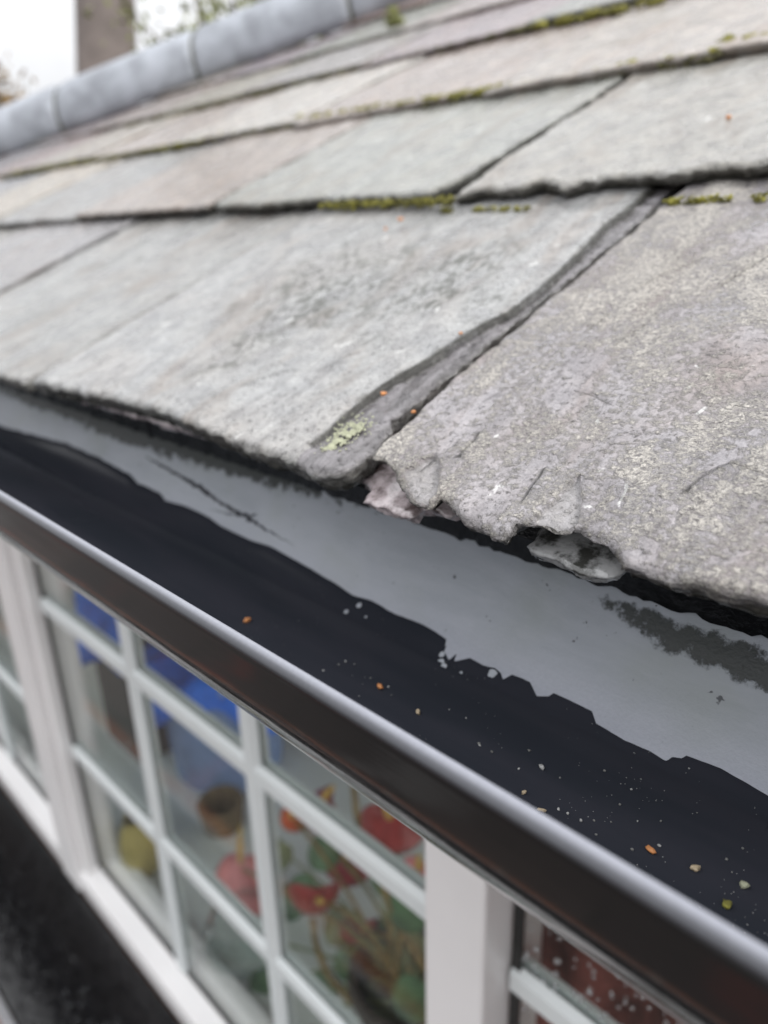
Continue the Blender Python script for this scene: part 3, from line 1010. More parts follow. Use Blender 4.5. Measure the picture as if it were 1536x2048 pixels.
for p0, p1, dn, r_ in (((0, 349), (425, 269), 420, .0055), ((425, 269), (768, 209), 520, .005), ((768, 209), (1440, 95), 620, .0045), ((1068, 42), (768, 112), 300, .006), ((768, 112), (250, 248), 200, .006), ((1230, 5), (1068, 42), 300, .006)):
    moss_strip(dm, p0, p1, dn, r_, mr, -0.005, 0.0012)
tag(dm.build('dry_moss', mat_plain('dry_moss', (0.06, 0.058, 0.032), 0.9, 0.4, 240, 0.6, 0.001, (0.17, 0.16, 0.075)), None, True, ROOFM), kind='stuff')
tuft = MB()
tx, tu = roof_xu(790, 50)
for _ in range(40):
    tuft.blob((tx + mr.gauss(0, .006), tu + mr.gauss(0, .005), abs(mr.gauss(0.004, .007))), mr.uniform(.002, .005), mr, (1, 1, 1.2), 0.6)
tag(tuft.build('moss_tuft', mat_plain('green_moss', (0.2, 0.21, 0.08), 0.9, 0.4, 200), None, True, ROOFM),
    'small round green moss tuft sitting high up on the slates', 'moss')
lic = MB()
la, lb = np.array(roof_xu(655, 892)), np.array(roof_xu(712, 842))
for _ in range(750):
    t_ = mr.random()
    p = la + (lb - la) * t_ + np.array([mr.gauss(0, 1), mr.gauss(0, 1)]) * (0.0012 + 0.0022 * t_)
    if noise.noise(Vector((p[0] * 400, p[1] * 400, 2))) < -0.25: continue
    lic.blob((p[0], p[1], -0.0013 - 0.0001 * t_), mr.uniform(0.0002, 0.0006), mr, (1, 1, 0.45), 0.5)
tag(lic.build('lichen_patch', MAT['lichen'], None, True, ROOFM),
    'pale yellow green lichen crust on the split corner of the slate', 'lichen')

# ------------------------------------------------------------------ gutter
GUT = thing('gutter', (-0.6, YC, ZC - GR), 'black half-round gutter with chalky grey back and wet black floor', 'gutter')
prof = []                                       # (y, z, chalk, lip)
def gp(r, deg): a = math.radians(deg); return YC + r * math.cos(a), ZC - r * math.sin(a)
DIN = list(range(2, 84, 3))
for dg in DIN: prof.append((*gp(GR, dg), 1, 0.75 * min(1, max(0, (dg - 30) / 25)) ** 1.5))  # lip tone also grades the back wall paler towards the wet edge
for dg in range(86, 171, 3): prof.append((*gp(GR, dg), 0.15, 0))
yl = YC - GR
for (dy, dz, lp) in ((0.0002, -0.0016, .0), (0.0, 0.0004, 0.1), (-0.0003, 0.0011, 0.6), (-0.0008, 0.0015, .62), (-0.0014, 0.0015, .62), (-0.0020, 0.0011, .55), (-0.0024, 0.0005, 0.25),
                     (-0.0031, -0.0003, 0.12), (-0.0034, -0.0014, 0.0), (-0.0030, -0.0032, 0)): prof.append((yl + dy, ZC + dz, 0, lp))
for dg in (172, 166, 160, 152, 144, 136, 128, 120, 112, 104, 96, 88, 78, 68, 56, 44, 32, 20, 10, 2): prof.append((*gp(GR + 0.0024, dg), 0, 0))
NP = len(prof)
xs = sorted(set([round(-2.8 + 0.05 * i, 4) for i in range(45)] + [round(-0.62 + 0.002 * i, 4) for i in range(360)] + [round(0.1 + 0.05 * i, 3) for i in range(12)]))
gv, gf, gm = [], [], []
MOSS_REFL = [((400, 905), 0.10, 6, 1.15), ((250, 862), 0.10, 7, 1.15), ((110, 812), 0.14, 6, 1.1), ((560, 960), 0.05, 4, 0.85), ((1400, 1290), 0.022, 5.5, 1.0), ((1500, 1330), 0.02, 6, 1.0), ((1290, 1235), 0.02, 3.5, 0.9)]  # left entries paint in the slate edge's dark reflection; right ones are moss


def gutter_hit(px, py, r=GR):
    dr = ray(px, py)
    zc = ZC - CZ
    a = dr[1] ** 2 + dr[2] ** 2; b = -2 * (dr[1] * YC + dr[2] * zc); c_ = YC * YC + zc * zc - r * r
    t_ = (-b + math.sqrt(max(b * b - 4 * a * c_, 0))) / (2 * a)
    q = dr * t_
    return float(q[0]), math.degrees(math.atan2(-(q[2] - zc), q[1] - YC))


moss_refl_c = [(*gutter_hit(*p), rx, rd, am) for p, rx, rd, am in MOSS_REFL]
degs = DIN + [120] * (NP - len(DIN))
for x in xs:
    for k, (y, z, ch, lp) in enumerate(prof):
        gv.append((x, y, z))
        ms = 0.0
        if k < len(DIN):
            for (cx, cd, rx, rd, am) in moss_refl_c:
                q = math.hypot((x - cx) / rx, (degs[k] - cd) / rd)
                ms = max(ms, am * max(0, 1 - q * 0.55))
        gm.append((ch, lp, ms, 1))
for i in range(len(xs) - 1):
    for k in range(NP):
        k2 = (k + 1) % NP
        gf.append((i * NP + k, (i + 1) * NP + k, (i + 1) * NP + k2, i * NP + k2))
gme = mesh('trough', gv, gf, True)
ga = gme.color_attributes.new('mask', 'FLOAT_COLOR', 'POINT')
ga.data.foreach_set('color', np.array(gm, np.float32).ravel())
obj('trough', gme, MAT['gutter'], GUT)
cap = MB()
cap.prism_x([gp(GR + 0.0035, dg_) for dg_ in range(0, 181, 6)], -2.806, -2.801)
cap.build('added_stop_end', mat_plain('black_gutter_end', (0.01, 0.01, 0.011), 0.2), GUT)  # unseen cap, added to block sky reflecting in the water film

# thin water standing on the gutter floor, with the ragged edge of the wetting
EDGE = [(-40, 828), (0, 852), (60, 868), (130, 886), (200, 916), (262, 950), (275, 966), (320, 985), (330, 1001), (372, 1012), (420, 1035), (440, 1051), (500, 1080), (540, 1092),
        (600, 1125), (660, 1160), (705, 1190), (740, 1200), (790, 1228), (840, 1246), (872, 1264), (893, 1279), (896, 1286), (889, 1296), (888, 1302), (898, 1320), (908, 1323), (914, 1306),
        (940, 1316), (966, 1330), (990, 1336), (1002, 1346), (1006, 1359), (1024, 1349), (1060, 1364), (1070, 1384), (1074, 1392), (1098, 1392), (1107, 1386), (1150, 1405), (1184, 1422),
        (1192, 1447), (1250, 1481), (1300, 1502), (1326, 1519), (1334, 1522), (1344, 1514), (1364, 1517), (1372, 1511), (1440, 1536), (1500, 1570), (1560, 1606)]
ep = [gutter_hit(x, y) for x, y in EDGE]
ep = sorted(ep)
ex, ed = [p[0] for p in ep], [p[1] for p in ep]
def edge_deg(x):
    n_ = noise.noise(Vector((x * 90, 1, 0))) * 1.3 + noise.noise(Vector((x * 300, 2, 0))) * 0.5
    if ex[0] < x < ex[-1]: return float(np.interp(x, ex, ed)) + n_ * (0.25 if x > -0.35 else 0.7)
    return 50 + 3 * n_
wx = sorted(set([round(-2.4 + 0.02 * i, 4) for i in range(85)] + [round(-0.7 + 0.0015 * i, 4) for i in range(234)] + [round(-0.35 + 0.0004 * i, 4) for i in range(1000)] + [round(0.05 + 0.02 * i, 4) for i in range(20)]))
ZL = ZC - 0.0487
KR = 30
wv_, wf = [], []
for x in wx:
    e = edge_deg(x)
    for k in range(KR + 1):
        tt = k / KR
        dg = e + (142 - e) * (tt ** 1.5)
        lift = 0.0004 * min(1, (dg - e) / 3.0) ** 0.5 + 0.00003
        y, z = gp(GR - lift, dg)
        wv_.append((x, y, max(z, ZL)))
for i in range(len(wx) - 1):
    for k in range(KR):
        a = i * (KR + 1) + k
        wf.append((a, a + 1, a + KR + 2, a + KR + 1))
obj('water_film', mesh('water_film', wv_, wf, True), MAT['water'], GUT)


def film_pt(px, py, lift=0.0):
    """where a photo point lies on the water or on the gutter wall"""
    x, dg = gutter_hit(px, py, GR - 0.0005)
    p = np.array([x, *gp(GR - 0.0005, dg)])
    if p[2] < ZL: p = on_z(px, py, ZL - CZ)
    return p + np.array([0, 0, lift])


# dry chalky spots left inside the wet area
for (px, py, r) in ((884, 1309, .0011), (882, 1324, .0012), (887, 1333, .0013), (985, 1347, .0016), (718, 1211, .0011), (692, 1224, .0010), (922, 1346, .0006), (732, 1234, .0005)):
    c = film_pt(px, py)
    dg = math.atan2(-(c[2] - ZC), c[1] - YC)
    rad, tan = Vector((0, -math.cos(dg), math.sin(dg))), Vector((0, -math.sin(dg), -math.cos(dg)))
    b = MB()
    ring = [Vector(c) + rad * 0.00012]
    for k in range(18):
        th = 6.2832 * k / 18
        q = r * (1 + 0.28 * noise.noise(Vector((px, math.cos(th) * 1.4, math.sin(th) * 1.4))))
        ring.append(Vector(c) + rad * 0.0001 + Vector((1, 0, 0)) * q * math.cos(th) + tan * q * math.sin(th))
    b.add(ring, [(0, 1 + k, 1 + (k + 1) % 18) for k in range(18)])
    b.build('dry_spot', mat_plain('chalk_spot', (0.42, 0.445, 0.485), 0.5, 0.05, 300) if 'chalk' not in MAT else MAT['chalk'], GUT)

# dark cracks of wet in the chalky back
def wet_crack(pts, widths, name='wet_streak'):
    b = MB()
    L = densify([gutter_hit(x, y) for x, y in pts], 0.0012, 0, 1, False)
    # resample in (x, deg): widths interpolated along
    px_ = [gutter_hit(x, y) for x, y in pts]
    n_ = 140
    vs = []
    for i in range(n_ + 1):
        t_ = i / n_ * (len(pts) - 1)
        k = min(int(t_), len(pts) - 2); fr_ = t_ - k
        x = px_[k][0] * (1 - fr_) + px_[k + 1][0] * fr_
        dg = px_[k][1] * (1 - fr_) + px_[k + 1][1] * fr_
        wd = widths[k] * (1 - fr_) + widths[k + 1] * fr_
        n1 = noise.noise(Vector((x * 700, 3, 0))) + 0.8 * noise.noise(Vector((x * 2200, 5, 0)))
        n2 = noise.noise(Vector((x * 700, 9, 0))) + 0.8 * noise.noise(Vector((x * 2200, 8, 0)))
        cen = noise.noise(Vector((x * 260, 4, 0))) * 0.7
        vs.append((x, *gp(GR - 0.0001, dg + cen - wd * max(0.08, 0.6 + n1))))
        vs.append((x, *gp(GR - 0.0001, dg + cen + wd * max(0.08, 0.6 + n2))))
    b.add(vs, [(2 * i, 2 * i + 1, 2 * i + 3, 2 * i + 2) for i in range(n_)])
    b.build(name, MAT['water'], GUT)


wet_crack([(290, 912), (330, 935), (370, 958), (400, 975), (440, 1005), (470, 1022), (500, 1038), (530, 1058), (560, 1075), (590, 1092)], [.2, 1.4, 1.5, 2.3, 1.1, 1.4, 1.6, .7, .3, .1])
wet_crack([(420, 1018), (455, 1028), (485, 1030), (514, 1031)], [.1, .5, 1.2, .8])

# ------------------------------------------------------------------ grit and small stones
def grit(px, py, r, mat, label, group=None, sq=(1.2, 0.9, 0.8), on='gutter', w=0.0, cat='grit', name='grit_stone'):
    g = MB()
    if on == 'gutter': c = film_pt(px, py, r * 0.5)
    else: c = roof_pt(*roof_xu(px, py, w), w + r * 0.5)
    r *= 0.8
    g.blob((0, 0, 0), r, RND, sq, 0.35, 2)
    o = g.build(name, MAT[mat], None, True)
    o.location = c
    return tag(o, label, cat, group)


GS = 'loose grit lying in the gutter'
grit(495, 1243, 0.0014, 'grit_o', 'orange grit stone alone at the upper left end of the wet gutter floor', GS, (1.5, .9, .8))
grit(760, 1376, 0.0012, 'grit_o', 'orange grit stone in the middle of the gutter floor beside a pale tan one', GS, (1.4, .9, .8))
grit(836, 1426, 0.0010, 'grit_t', 'round tan grit stone just right of an orange one on the gutter floor', GS)
grit(1301, 1703, 0.0011, 'grit_o', 'brownish orange grit stone low in the gutter near the front lip', GS, (1.5, .9, .8))
grit(1390, 1739, 0.0011, 'grit_t', 'pale oval grit stone by the front lip, left of two yellowish ones', GS, (1.4, .9, .8))
grit(1488, 1774, 0.0012, 'lichen', 'pale yellow green grit stone furthest right on the gutter floor', GS)
grit(1453, 1812, 0.0012, 'moss', 'dull green moss crumb near the gutter lip at the lower right', GS, (1.4, 1, .7))
grit(1084, 1623, 0.0009, 'grit_t', 'slim tan grit flake close against the front lip', GS, (1.7, .7, .6))
grit(1048, 1587, 0.0008, 'grit_t', 'small tan grit grain up from the slim flake by the lip', GS)
grit(1083, 1537, 0.0010, 'grit_w', 'bright white grit grain standing out on the black gutter floor', GS)
grit(768, 790, 0.0012, 'grit_o', 'orange grit stone on the split strip of the left slate', 'grit stones on the slates', on='roof', w=-0.0018)
grit(828, 826, 0.0009, 'grit_o', 'tiny orange grit stone lodged in the gap between two slates', 'grit stones on the slates', on='roof', w=-0.003)
grit(802, 441, 0.0016, 'grit_o', 'pale orange grit stone below the second course of slates', 'grit stones on the slates', on='roof', w=-0.0045)
grit(772, 460, 0.0013, 'grit_o', 'orange grit stone slightly down and left of another on the slate', 'grit stones on the slates', on='roof', w=-0.0045)
grit(922, 668, 0.0008, 'grit_o', 'minute orange grit stone halfway up the split strip', 'grit stones on the slates', on='roof', w=-0.003)
grit(1457, 238, 0.0016, 'grit_o', 'orange grit stone on the second course at the right', 'grit stones on the slates', on='roof', w=-0.003)
gl = 'tiny pale speck of grit on the wet black gutter floor'
specks = [(1280, 1560), (1242, 1610), (1190, 1641), (1225, 1642), (1275, 1641), (1265, 1578), (1380, 1540), (1394, 1625), (1450, 1718), (1466, 1745), (1485, 1700), (1318, 1695), (1262, 1697), (1192, 1672),
          (1160, 1643), (1120, 1559), (960, 1485), (962, 1492), (985, 1507), (1035, 1537), (1085, 1531), (1120, 1622), (1136, 1628), (900, 1418), (935, 1434), (678, 1327), (691, 1325), (708, 1330), (720, 1392),
          (779, 1377), (782, 1389), (742, 1357), (645, 1344), (1060, 1500), (1210, 1540), (1320, 1640), (1080, 1700)]
sr = random.Random(77)
for (px, py) in specks:
    grit(px + sr.uniform(-3, 3), py + sr.uniform(-3, 3), sr.uniform(0.00022, 0.0005), 'grit_w' if sr.random() < .6 else 'grit_g', gl, 'pale specks on the gutter floor', name='grit_speck')
dust = MB()
for _ in range(420):
    px = sr.uniform(450, 1536)
    lipy = 985 + .6035 * px
    edy = 852 + 0.48 * px
    t_ = sr.random() ** 0.7
    py = edy + (lipy - edy) * t_
    if noise.noise(Vector((px * 0.008, py * 0.008, 0))) < -0.05: continue
    try: c = film_pt(px, py, 0.00008)
    except Exception: continue
    dust.blob(c, sr.uniform(0.00005, 0.00014), sr, (1, 1, .6), 0.3)
tag(dust.build('grit_dust', MAT['grit_w'], None, False), kind='stuff')

# ------------------------------------------------------------------ window
WIN = thing('window', (-0.62, YW, ZB - 0.03), 'white framed window with white glazing bars below the black gutter', 'window')
ZT = CZ - 0.222
ZS = CZ - 0.972                                 # bottom of the frame
fr = MB()
fr.prism_x([(YW, ZS), (YW, ZS + 0.032), (YW + 0.004, ZS + 0.036), (YG - 0.002, ZS + 0.046), (YG - 0.002, ZS + 0.05), (0.335, ZS + 0.05), (0.335, ZS)], -2.1, 0.7)
fr.build('bottom_rail', MAT['upvc'], WIN)
fr = MB()
fr.box((-2.1, YW, ZT - 0.05), (0.7, 0.335, ZT))
fr.build('top_rail', MAT['upvc'], WIN, bevel=0.003)


def post(x0, x1, extra=None):
    p = MB()
    z0, z1 = ZS + 0.0, ZT - 0.05
    p.box((x0, YW - 0.004, z0), (x1, 0.335, z1))
    if extra:
        a, b = extra
        p.box((x0 - a, YW + 0.008, z0 + 0.002), (x0, 0.33, z1))
        p.box((x1, YW + 0.008, z0 + 0.002), (x1 + b, 0.33, z1))
    return p.build('mullion', MAT['upvc'], WIN, bevel=0.0025)


post(-0.244, -0.195)
post(-1.045, -0.985, (0.035, 0.022))
post(-2.1, -2.02)
post(0.62, 0.7)
for x0, x1 in ((-2.02, -1.082), (-0.962, -0.246), (-0.193, 0.62)):
    g = MB(); g.box((x0, YG, ZS + 0.05), (x1, YG + 0.004, ZT - 0.05)); g.build('pane', MAT['glass'], WIN)
    k = MB()
    for a, b in ((x0, x0 + 0.007), (x1 - 0.007, x1)): k.box((a, YG - 0.003, ZS + 0.05), (b, YG - 0.0005, ZT - 0.05))
    k.box((x0 + 0.007, YG - 0.003, ZS + 0.0495), (x1 - 0.007, YG - 0.0005, ZS + 0.055))
    k.build('gasket', MAT['gasket'], WIN)


def bar(vertical, c, a, b, w=0.026):
    m = MB()
    h = w / 2
    yo = YG - 0.006
    if vertical:
        pr = [(c - h, YG - 0.0006), (c - h * .55, yo), (c + h * .55, yo), (c + h, YG - 0.0006)]
        m.add([(x, y, a) for x, y in pr] + [(x, y, b) for x, y in pr], [(0, 1, 5, 4), (1, 2, 6, 5), (2, 3, 7, 6), (3, 2, 1, 0), (4, 5, 6, 7)])
        m.box((c - h, YG + 0.0046, a), (c + h, YG + 0.009, b))
    else:
        pr = [(YG - 0.0007, c - h), (yo + .0003, c - h * .55), (yo + .0003, c + h * .55), (YG - 0.0007, c + h)]
        m.prism_x(pr[::-1], a, b)
        m.box((a, YG + 0.0048, c - h), (b, YG + 0.0092, c + h))
    return m.build('glazing_bar', MAT['bar'], WIN)


for x in (-0.481, -0.711): bar(True, x, ZS + 0.051, ZT - 0.051)
for z in (-0.46, -0.70): bar(False, CZ + z, -0.961, -0.245)
for x in (-1.33, -1.58, -1.8): bar(True, x, ZS + 0.051, ZT - 0.051)
for z in (-0.46, -0.70): bar(False, CZ + z, -2.02, -1.083)
for x in (0.04, 0.27, 0.45): bar(True, x, ZS + 0.051, ZT - 0.051)
for z in (-0.46, -0.70): bar(False, CZ + z, -0.192, 0.62)

# rain on the right-hand pane
dr = MB()
dr_r = random.Random(9)
for _ in range(170):
    px, py = dr_r.uniform(1040, 1420), dr_r.uniform(1800, 2080)
    p = on_y(px, py, YG - 0.0004)
    if p[0] < -0.185: continue
    dr.blob(p, dr_r.uniform(0.0006, 0.0021), dr_r, (1, 0.55, 1), 0.2, 2)
tag(dr.build('raindrops', MAT['drop'], None, True), kind='stuff')

# ------------------------------------------------------------------ ledge and walls
lg = MB()
lg.prism_x([(YW - 0.002, ZS - 0.003), (0.118, ZS - 0.018), (0.118, ZS - 0.055), (YW - 0.002, ZS - 0.055)], -2.4, 0.9)
tag(lg.build('window_ledge', MAT['ledge'], None, bevel=0.004), 'wet black window ledge under the white frame, speckled with rain', 'ledge')
lt = MB()
lt.box((-2.4, 0.104, ZS - 0.052), (0.9, 0.116, ZS - 0.012))
tag(lt.build('edge_trim', mat_plain('grey_trim', (0.3, 0.3, 0.31), 0.4), None, bevel=0.002), 'thin grey metal trim along the front of the black ledge', 'trim')
ld = MB()
for _ in range(420):
    px, py = dr_r.uniform(-40, 330), dr_r.uniform(1700, 2100)
    p = on_z(px, py, ZS - CZ - 0.012)
    if not (0.125 < p[1] < 0.215): continue
    if noise.noise(Vector((p[0] * 30, p[1] * 30, 0))) < 0.0: continue
    p[2] = ZS - 0.003 - 0.015 * (YW - 0.002 - p[1]) / 0.15 + 0.0003
    ld.blob(p, dr_r.uniform(0.0006, 0.0018), dr_r, (1, 1, .5), 0.2, 1)
tag(ld.build('ledge_raindrops', MAT['drop'], None, True), kind='stuff')
wb = MB()
wb.box((-2.4, 0.06, 0.0), (0.9, 0.335, ZS - 0.06))
tag(wb.build('brick_wall', MAT['brickwall']), 'red brick wall standing below the black window ledge', 'wall')
wr = MB()
wr.box((-2.7, YW + 0.005, 0.0), (-2.1, 0.335, CZ - 0.24)); wr.box((0.7, YW + 0.005, 0.0), (1.4, 0.335, CZ - 0.24))
tag(wr.build('side_wall', MAT['brickwall']), 'red brick wall flanking the white window on either side', 'wall')

# room behind the glass
rm = MB()
rm.add([(-2.7, .34, 0.3), (1.4, .34, 0.3), (1.4, 3.2, 0.3), (-2.7, 3.2, 0.3)], [(0, 1, 2, 3)])
tag(rm.build('room_floor', MAT['dark']), kind='structure')
rw = MB()
rw.box((-2.1, 3.2, 0.3), (1.4, 3.25, 2.2)); rw.box((-2.15, .34, 0.3), (-2.1, 3.25, CZ - 0.1))  # unseen right side left open so sky light fills the room
tag(rw.build('room_wall', MAT['room']), 'plain beige room wall seen dimly through the window', 'wall')
bd = MB()
bd.box((-2.1, 0.337, ZB - 0.03), (0.7, 0.76, ZB))
tag(bd.build('window_board', MAT['board'], None, bevel=0.004), 'pale grey green window board inside the glass under the plants', 'board')

# ------------------------------------------------------------------ things on the window board
def zat(px, py, y): return on_y(px, py, y)


c = on_z(385, 1575, ZB - CZ)
TY = c[1] + 0.085
TUB = thing('storage_tub', (c[0], TY, ZB), 'pale blue plastic tub standing on the window board', 'tub')
tb = MB()
tb.lathe([(0.085, ZB + 0.001), (0.1, ZB + 0.02), (0.115, ZB + 0.23), (0.122, ZB + 0.235), (0.122, ZB + 0.25), (0.112, ZB + 0.25), (0.105, ZB + 0.22)], c[0], TY, 36)
tb.build('tub_body', MAT['tub'], TUB, True)
cl = MB()
gv_, gf_ = [], []
nu, nv = 48, 26
for i in range(nu):
    for j in range(nv):
        th = 2 * math.pi * i / nu
        q = j / (nv - 1)
        fold = 0.012 * math.sin(th * 7 + q * 2) + 0.008 * math.sin(th * 13)
        if q < 0.5:
            r = 0.128 * q * 2 + fold * q
            z = ZB + 0.262 + 0.035 * (1 - q * 2) ** 2 + fold
        else:
            r = 0.13 + fold + 0.012 * (q - .5)
            z = ZB + 0.262 - (q - 0.5) * 0.16 * (1 + 0.5 * math.sin(th * 3 + 1)) + fold * (1 - q)
        gv_.append((c[0] + r * math.cos(th), TY + r * math.sin(th), z))
for i in range(nu):
    for j in range(nv - 1):
        i2 = (i + 1) % nu
        gf_.append((i * nv + j, i2 * nv + j, i2 * nv + j + 1, i * nv + j + 1))
tag(obj('blue_cloth', mesh('blue_cloth', gv_, gf_, True), MAT['blue']), 'royal blue cloth draped over the top of the pale blue tub', 'cloth')
bgv = zat(195, 1245, 0.42)
bc = MB()
vv, fq = [], []
for i in range(14):
    for j in range(14):
        a, b = i / 13 - .5, j / 13 - .5
        vv.append((bgv[0] + a * 0.14, bgv[1] + 0.03 * math.sin(a * 9 + b * 4) + 0.05 * b, bgv[2] + b * 0.13 + 0.015 * math.sin(a * 7)))
for i in range(13):
    for j in range(13): fq.append((i * 14 + j, i * 14 + 14 + j, i * 14 + 15 + j, i * 14 + j + 1))
o = obj('hanging_cloth', mesh('hanging_cloth', vv, fq, True), MAT['blue'])
sm = o.modifiers.new('thick', 'SOLIDIFY'); sm.thickness = 0.003
tag(o, 'bright blue cloth hanging beside the left glazing bar, high in the window', 'cloth')
k0 = zat(225, 1430, 0.46)
bx = MB()
bx.box((k0[0] - 0.07, 0.47, ZB + 0.001), (k0[0] + 0.07, 0.60, ZB + 0.27))
bx.box((k0[0] - 0.076, 0.464, ZB + 0.271), (k0[0] + 0.076, 0.606, ZB + 0.295))
tag(bx.build('black_box', MAT['black'], None, bevel=0.006), 'black lidded box on the window board left of the blue tub', 'box')
yv = on_z(282, 1690, ZB + 0.05 - CZ)
ym = MB()
ym.lathe([(0.022, ZB + 0.001), (0.03, ZB + 0.02), (0.034, ZB + 0.05), (0.028, ZB + 0.085), (0.018, ZB + 0.1), (0.02, ZB + 0.108)], yv[0], yv[1], 28)
tag(ym.build('yellow_vase', MAT['yellow'], None, True), 'small yellow vase on the window board behind the left glazing bar', 'vase')
wk = on_z(445, 1632, ZB + 0.02 - CZ)
wm = MB()
for k in range(7):
    z = ZB + 0.005 + k * 0.0075
    ringp = [(wk[0] + (0.03 + 0.001 * k) * math.cos(t_ * 6.2832 / 24), wk[1] + (0.03 + 0.001 * k) * math.sin(t_ * 6.2832 / 24), z) for t_ in range(25)]
    wm.tube(ringp, 0.0042, 6)
wm.lathe([(0.001, ZB + 0.001), (0.03, ZB + 0.001), (0.03, ZB + 0.004)], wk[0], wk[1], 24)
tag(wm.build('wicker_basket', MAT['wicker'], None, True), 'low brown wicker basket in front of the blue tub', 'basket')
gb = on_z(490, 1875, ZB + 0.04 - CZ)
gm_ = MB()
pr = [(0.02, 0.001), (0.038, 0.006), (0.052, 0.025), (0.056, 0.045), (0.05, 0.068), (0.042, 0.078), (0.045, 0.082), (0.0435, 0.082), (0.0405, 0.078), (0.0485, 0.067), (0.0545, 0.045), (0.0505, 0.026), (0.037, 0.008)]
gm_.lathe([(r, ZB + z) for r, z in pr], gb[0], gb[1], 36)
tag(gm_.build('glass_bowl', MAT['bowl'], None, True), 'round clear glass bowl with a leaf in it on the window board', 'bowl')


def heart(c, nrm, up, size, curl=0.42, narrow=0.85):
    """heart-shaped leaf or spathe; base at its notch, tip along -up"""
    c, nrm, up = Vector(c), Vector(nrm).normalized(), Vector(up)
    up = (up - nrm * up.dot(nrm)).normalized()
    sd = up.cross(nrm)
    v, f_ = [], []
    R_, A_ = 6, 26
    v.append(c)
    for i in range(1, R_ + 1):
        for k in range(A_):
            th = 2 * math.pi * k / A_
            r = i / R_
            hx_ = 0.5 * narrow * (abs(math.sin(th)) ** 1.1) * (1 if math.sin(th) >= 0 else -1)
            hy = 0.42 * math.cos(th) - 0.17 * (1 - abs(math.sin(th))) * (1 if math.cos(th) > 0 else -0.55) - 0.1
            x, y = hx_ * r * size, hy * r * size
            z = -curl * size * (x / size * 2) ** 2 + curl * 0.7 * size * (y / size) - 0.25 * curl * size * r * r
            v.append(c + sd * x + up * y + nrm * z)
    for k in range(A_): f_.append((0, 1 + k, 1 + (k + 1) % A_))
    for i in range(R_ - 1):
        for k in range(A_):
            a = 1 + i * A_ + k; b = 1 + i * A_ + (k + 1) % A_
            f_.append((a, a + A_, b + A_, b))
    return v, f_


PLX, PLY = -0.455, 0.46
ANT = thing('anthurium', (PLX, PLY, ZB), 'potted anthurium with red flowers and long brown stems behind the window', 'plant')
pm = MB()
pm.lathe([(0.05, ZB + 0.001), (0.056, ZB + 0.03), (0.066, ZB + 0.085), (0.07, ZB + 0.086), (0.07, ZB + 0.098), (0.06, ZB + 0.098), (0.058, ZB + 0.08)], PLX, PLY, 30)
pm.build('pot', MAT['pot'], ANT, True)


def stem_to(p, root=None, r=0.0028, bulge=0.05, mat='stem'):
    root = root or (PLX + RND.uniform(-.03, .03), PLY + RND.uniform(-.03, .03), ZB + 0.085)
    a, b = Vector(root), Vector(p)
    mid1 = a.lerp(b, 0.35) + Vector((RND.uniform(-bulge, bulge) * .6, RND.uniform(-bulge, bulge) * .4, 0.03))
    pts_ = []
    for k in range(13):
        t_ = k / 12
        pts_.append(a * (1 - t_) ** 2 + mid1 * 2 * t_ * (1 - t_) + b * t_ * t_)
    m = MB(); m.tube(pts_, r, 7)
    return m.build('stem', MAT[mat], ANT, True)


def flower(px, py, y, size, mat, nrm, up, spx=(0.3, 0.5)):
    p = zat(px, py, y)
    v, f_ = heart(p, nrm, up, size)
    s = obj('flower', mesh('flower', v, f_, True), MAT[mat], ANT)
    so = s.modifiers.new('thick', 'SOLIDIFY'); so.thickness = 0.0012
    n_, u_ = Vector(nrm).normalized(), Vector(up).normalized()
    m = MB()
    base = Vector(p) + u_ * size * 0.05 + n_ * 0.003
    m.tube([base, base + (n_ * .6 + u_ * 0.35) * size * .25, base + (n_ * .75 + u_ * .6) * size * .5], [0.0045, 0.0042, 0.002], 8)
    m.build('spadix', MAT['spadix'], s, True)
    stem_to(tuple(Vector(p) - n_ * 0.003))
    return s


def leafp(px, py, y, size, mat, nrm, up):
    p = zat(px, py, y)
    v, f_ = heart(p, nrm, up, size, 0.12, 0.62)
    s = obj('leaf', mesh('leaf', v, f_, True), MAT[mat], ANT)
    so = s.modifiers.new('thick', 'SOLIDIFY'); so.thickness = 0.0008
    stem_to(tuple(p), r=0.0018, mat='leaf2')
    return s


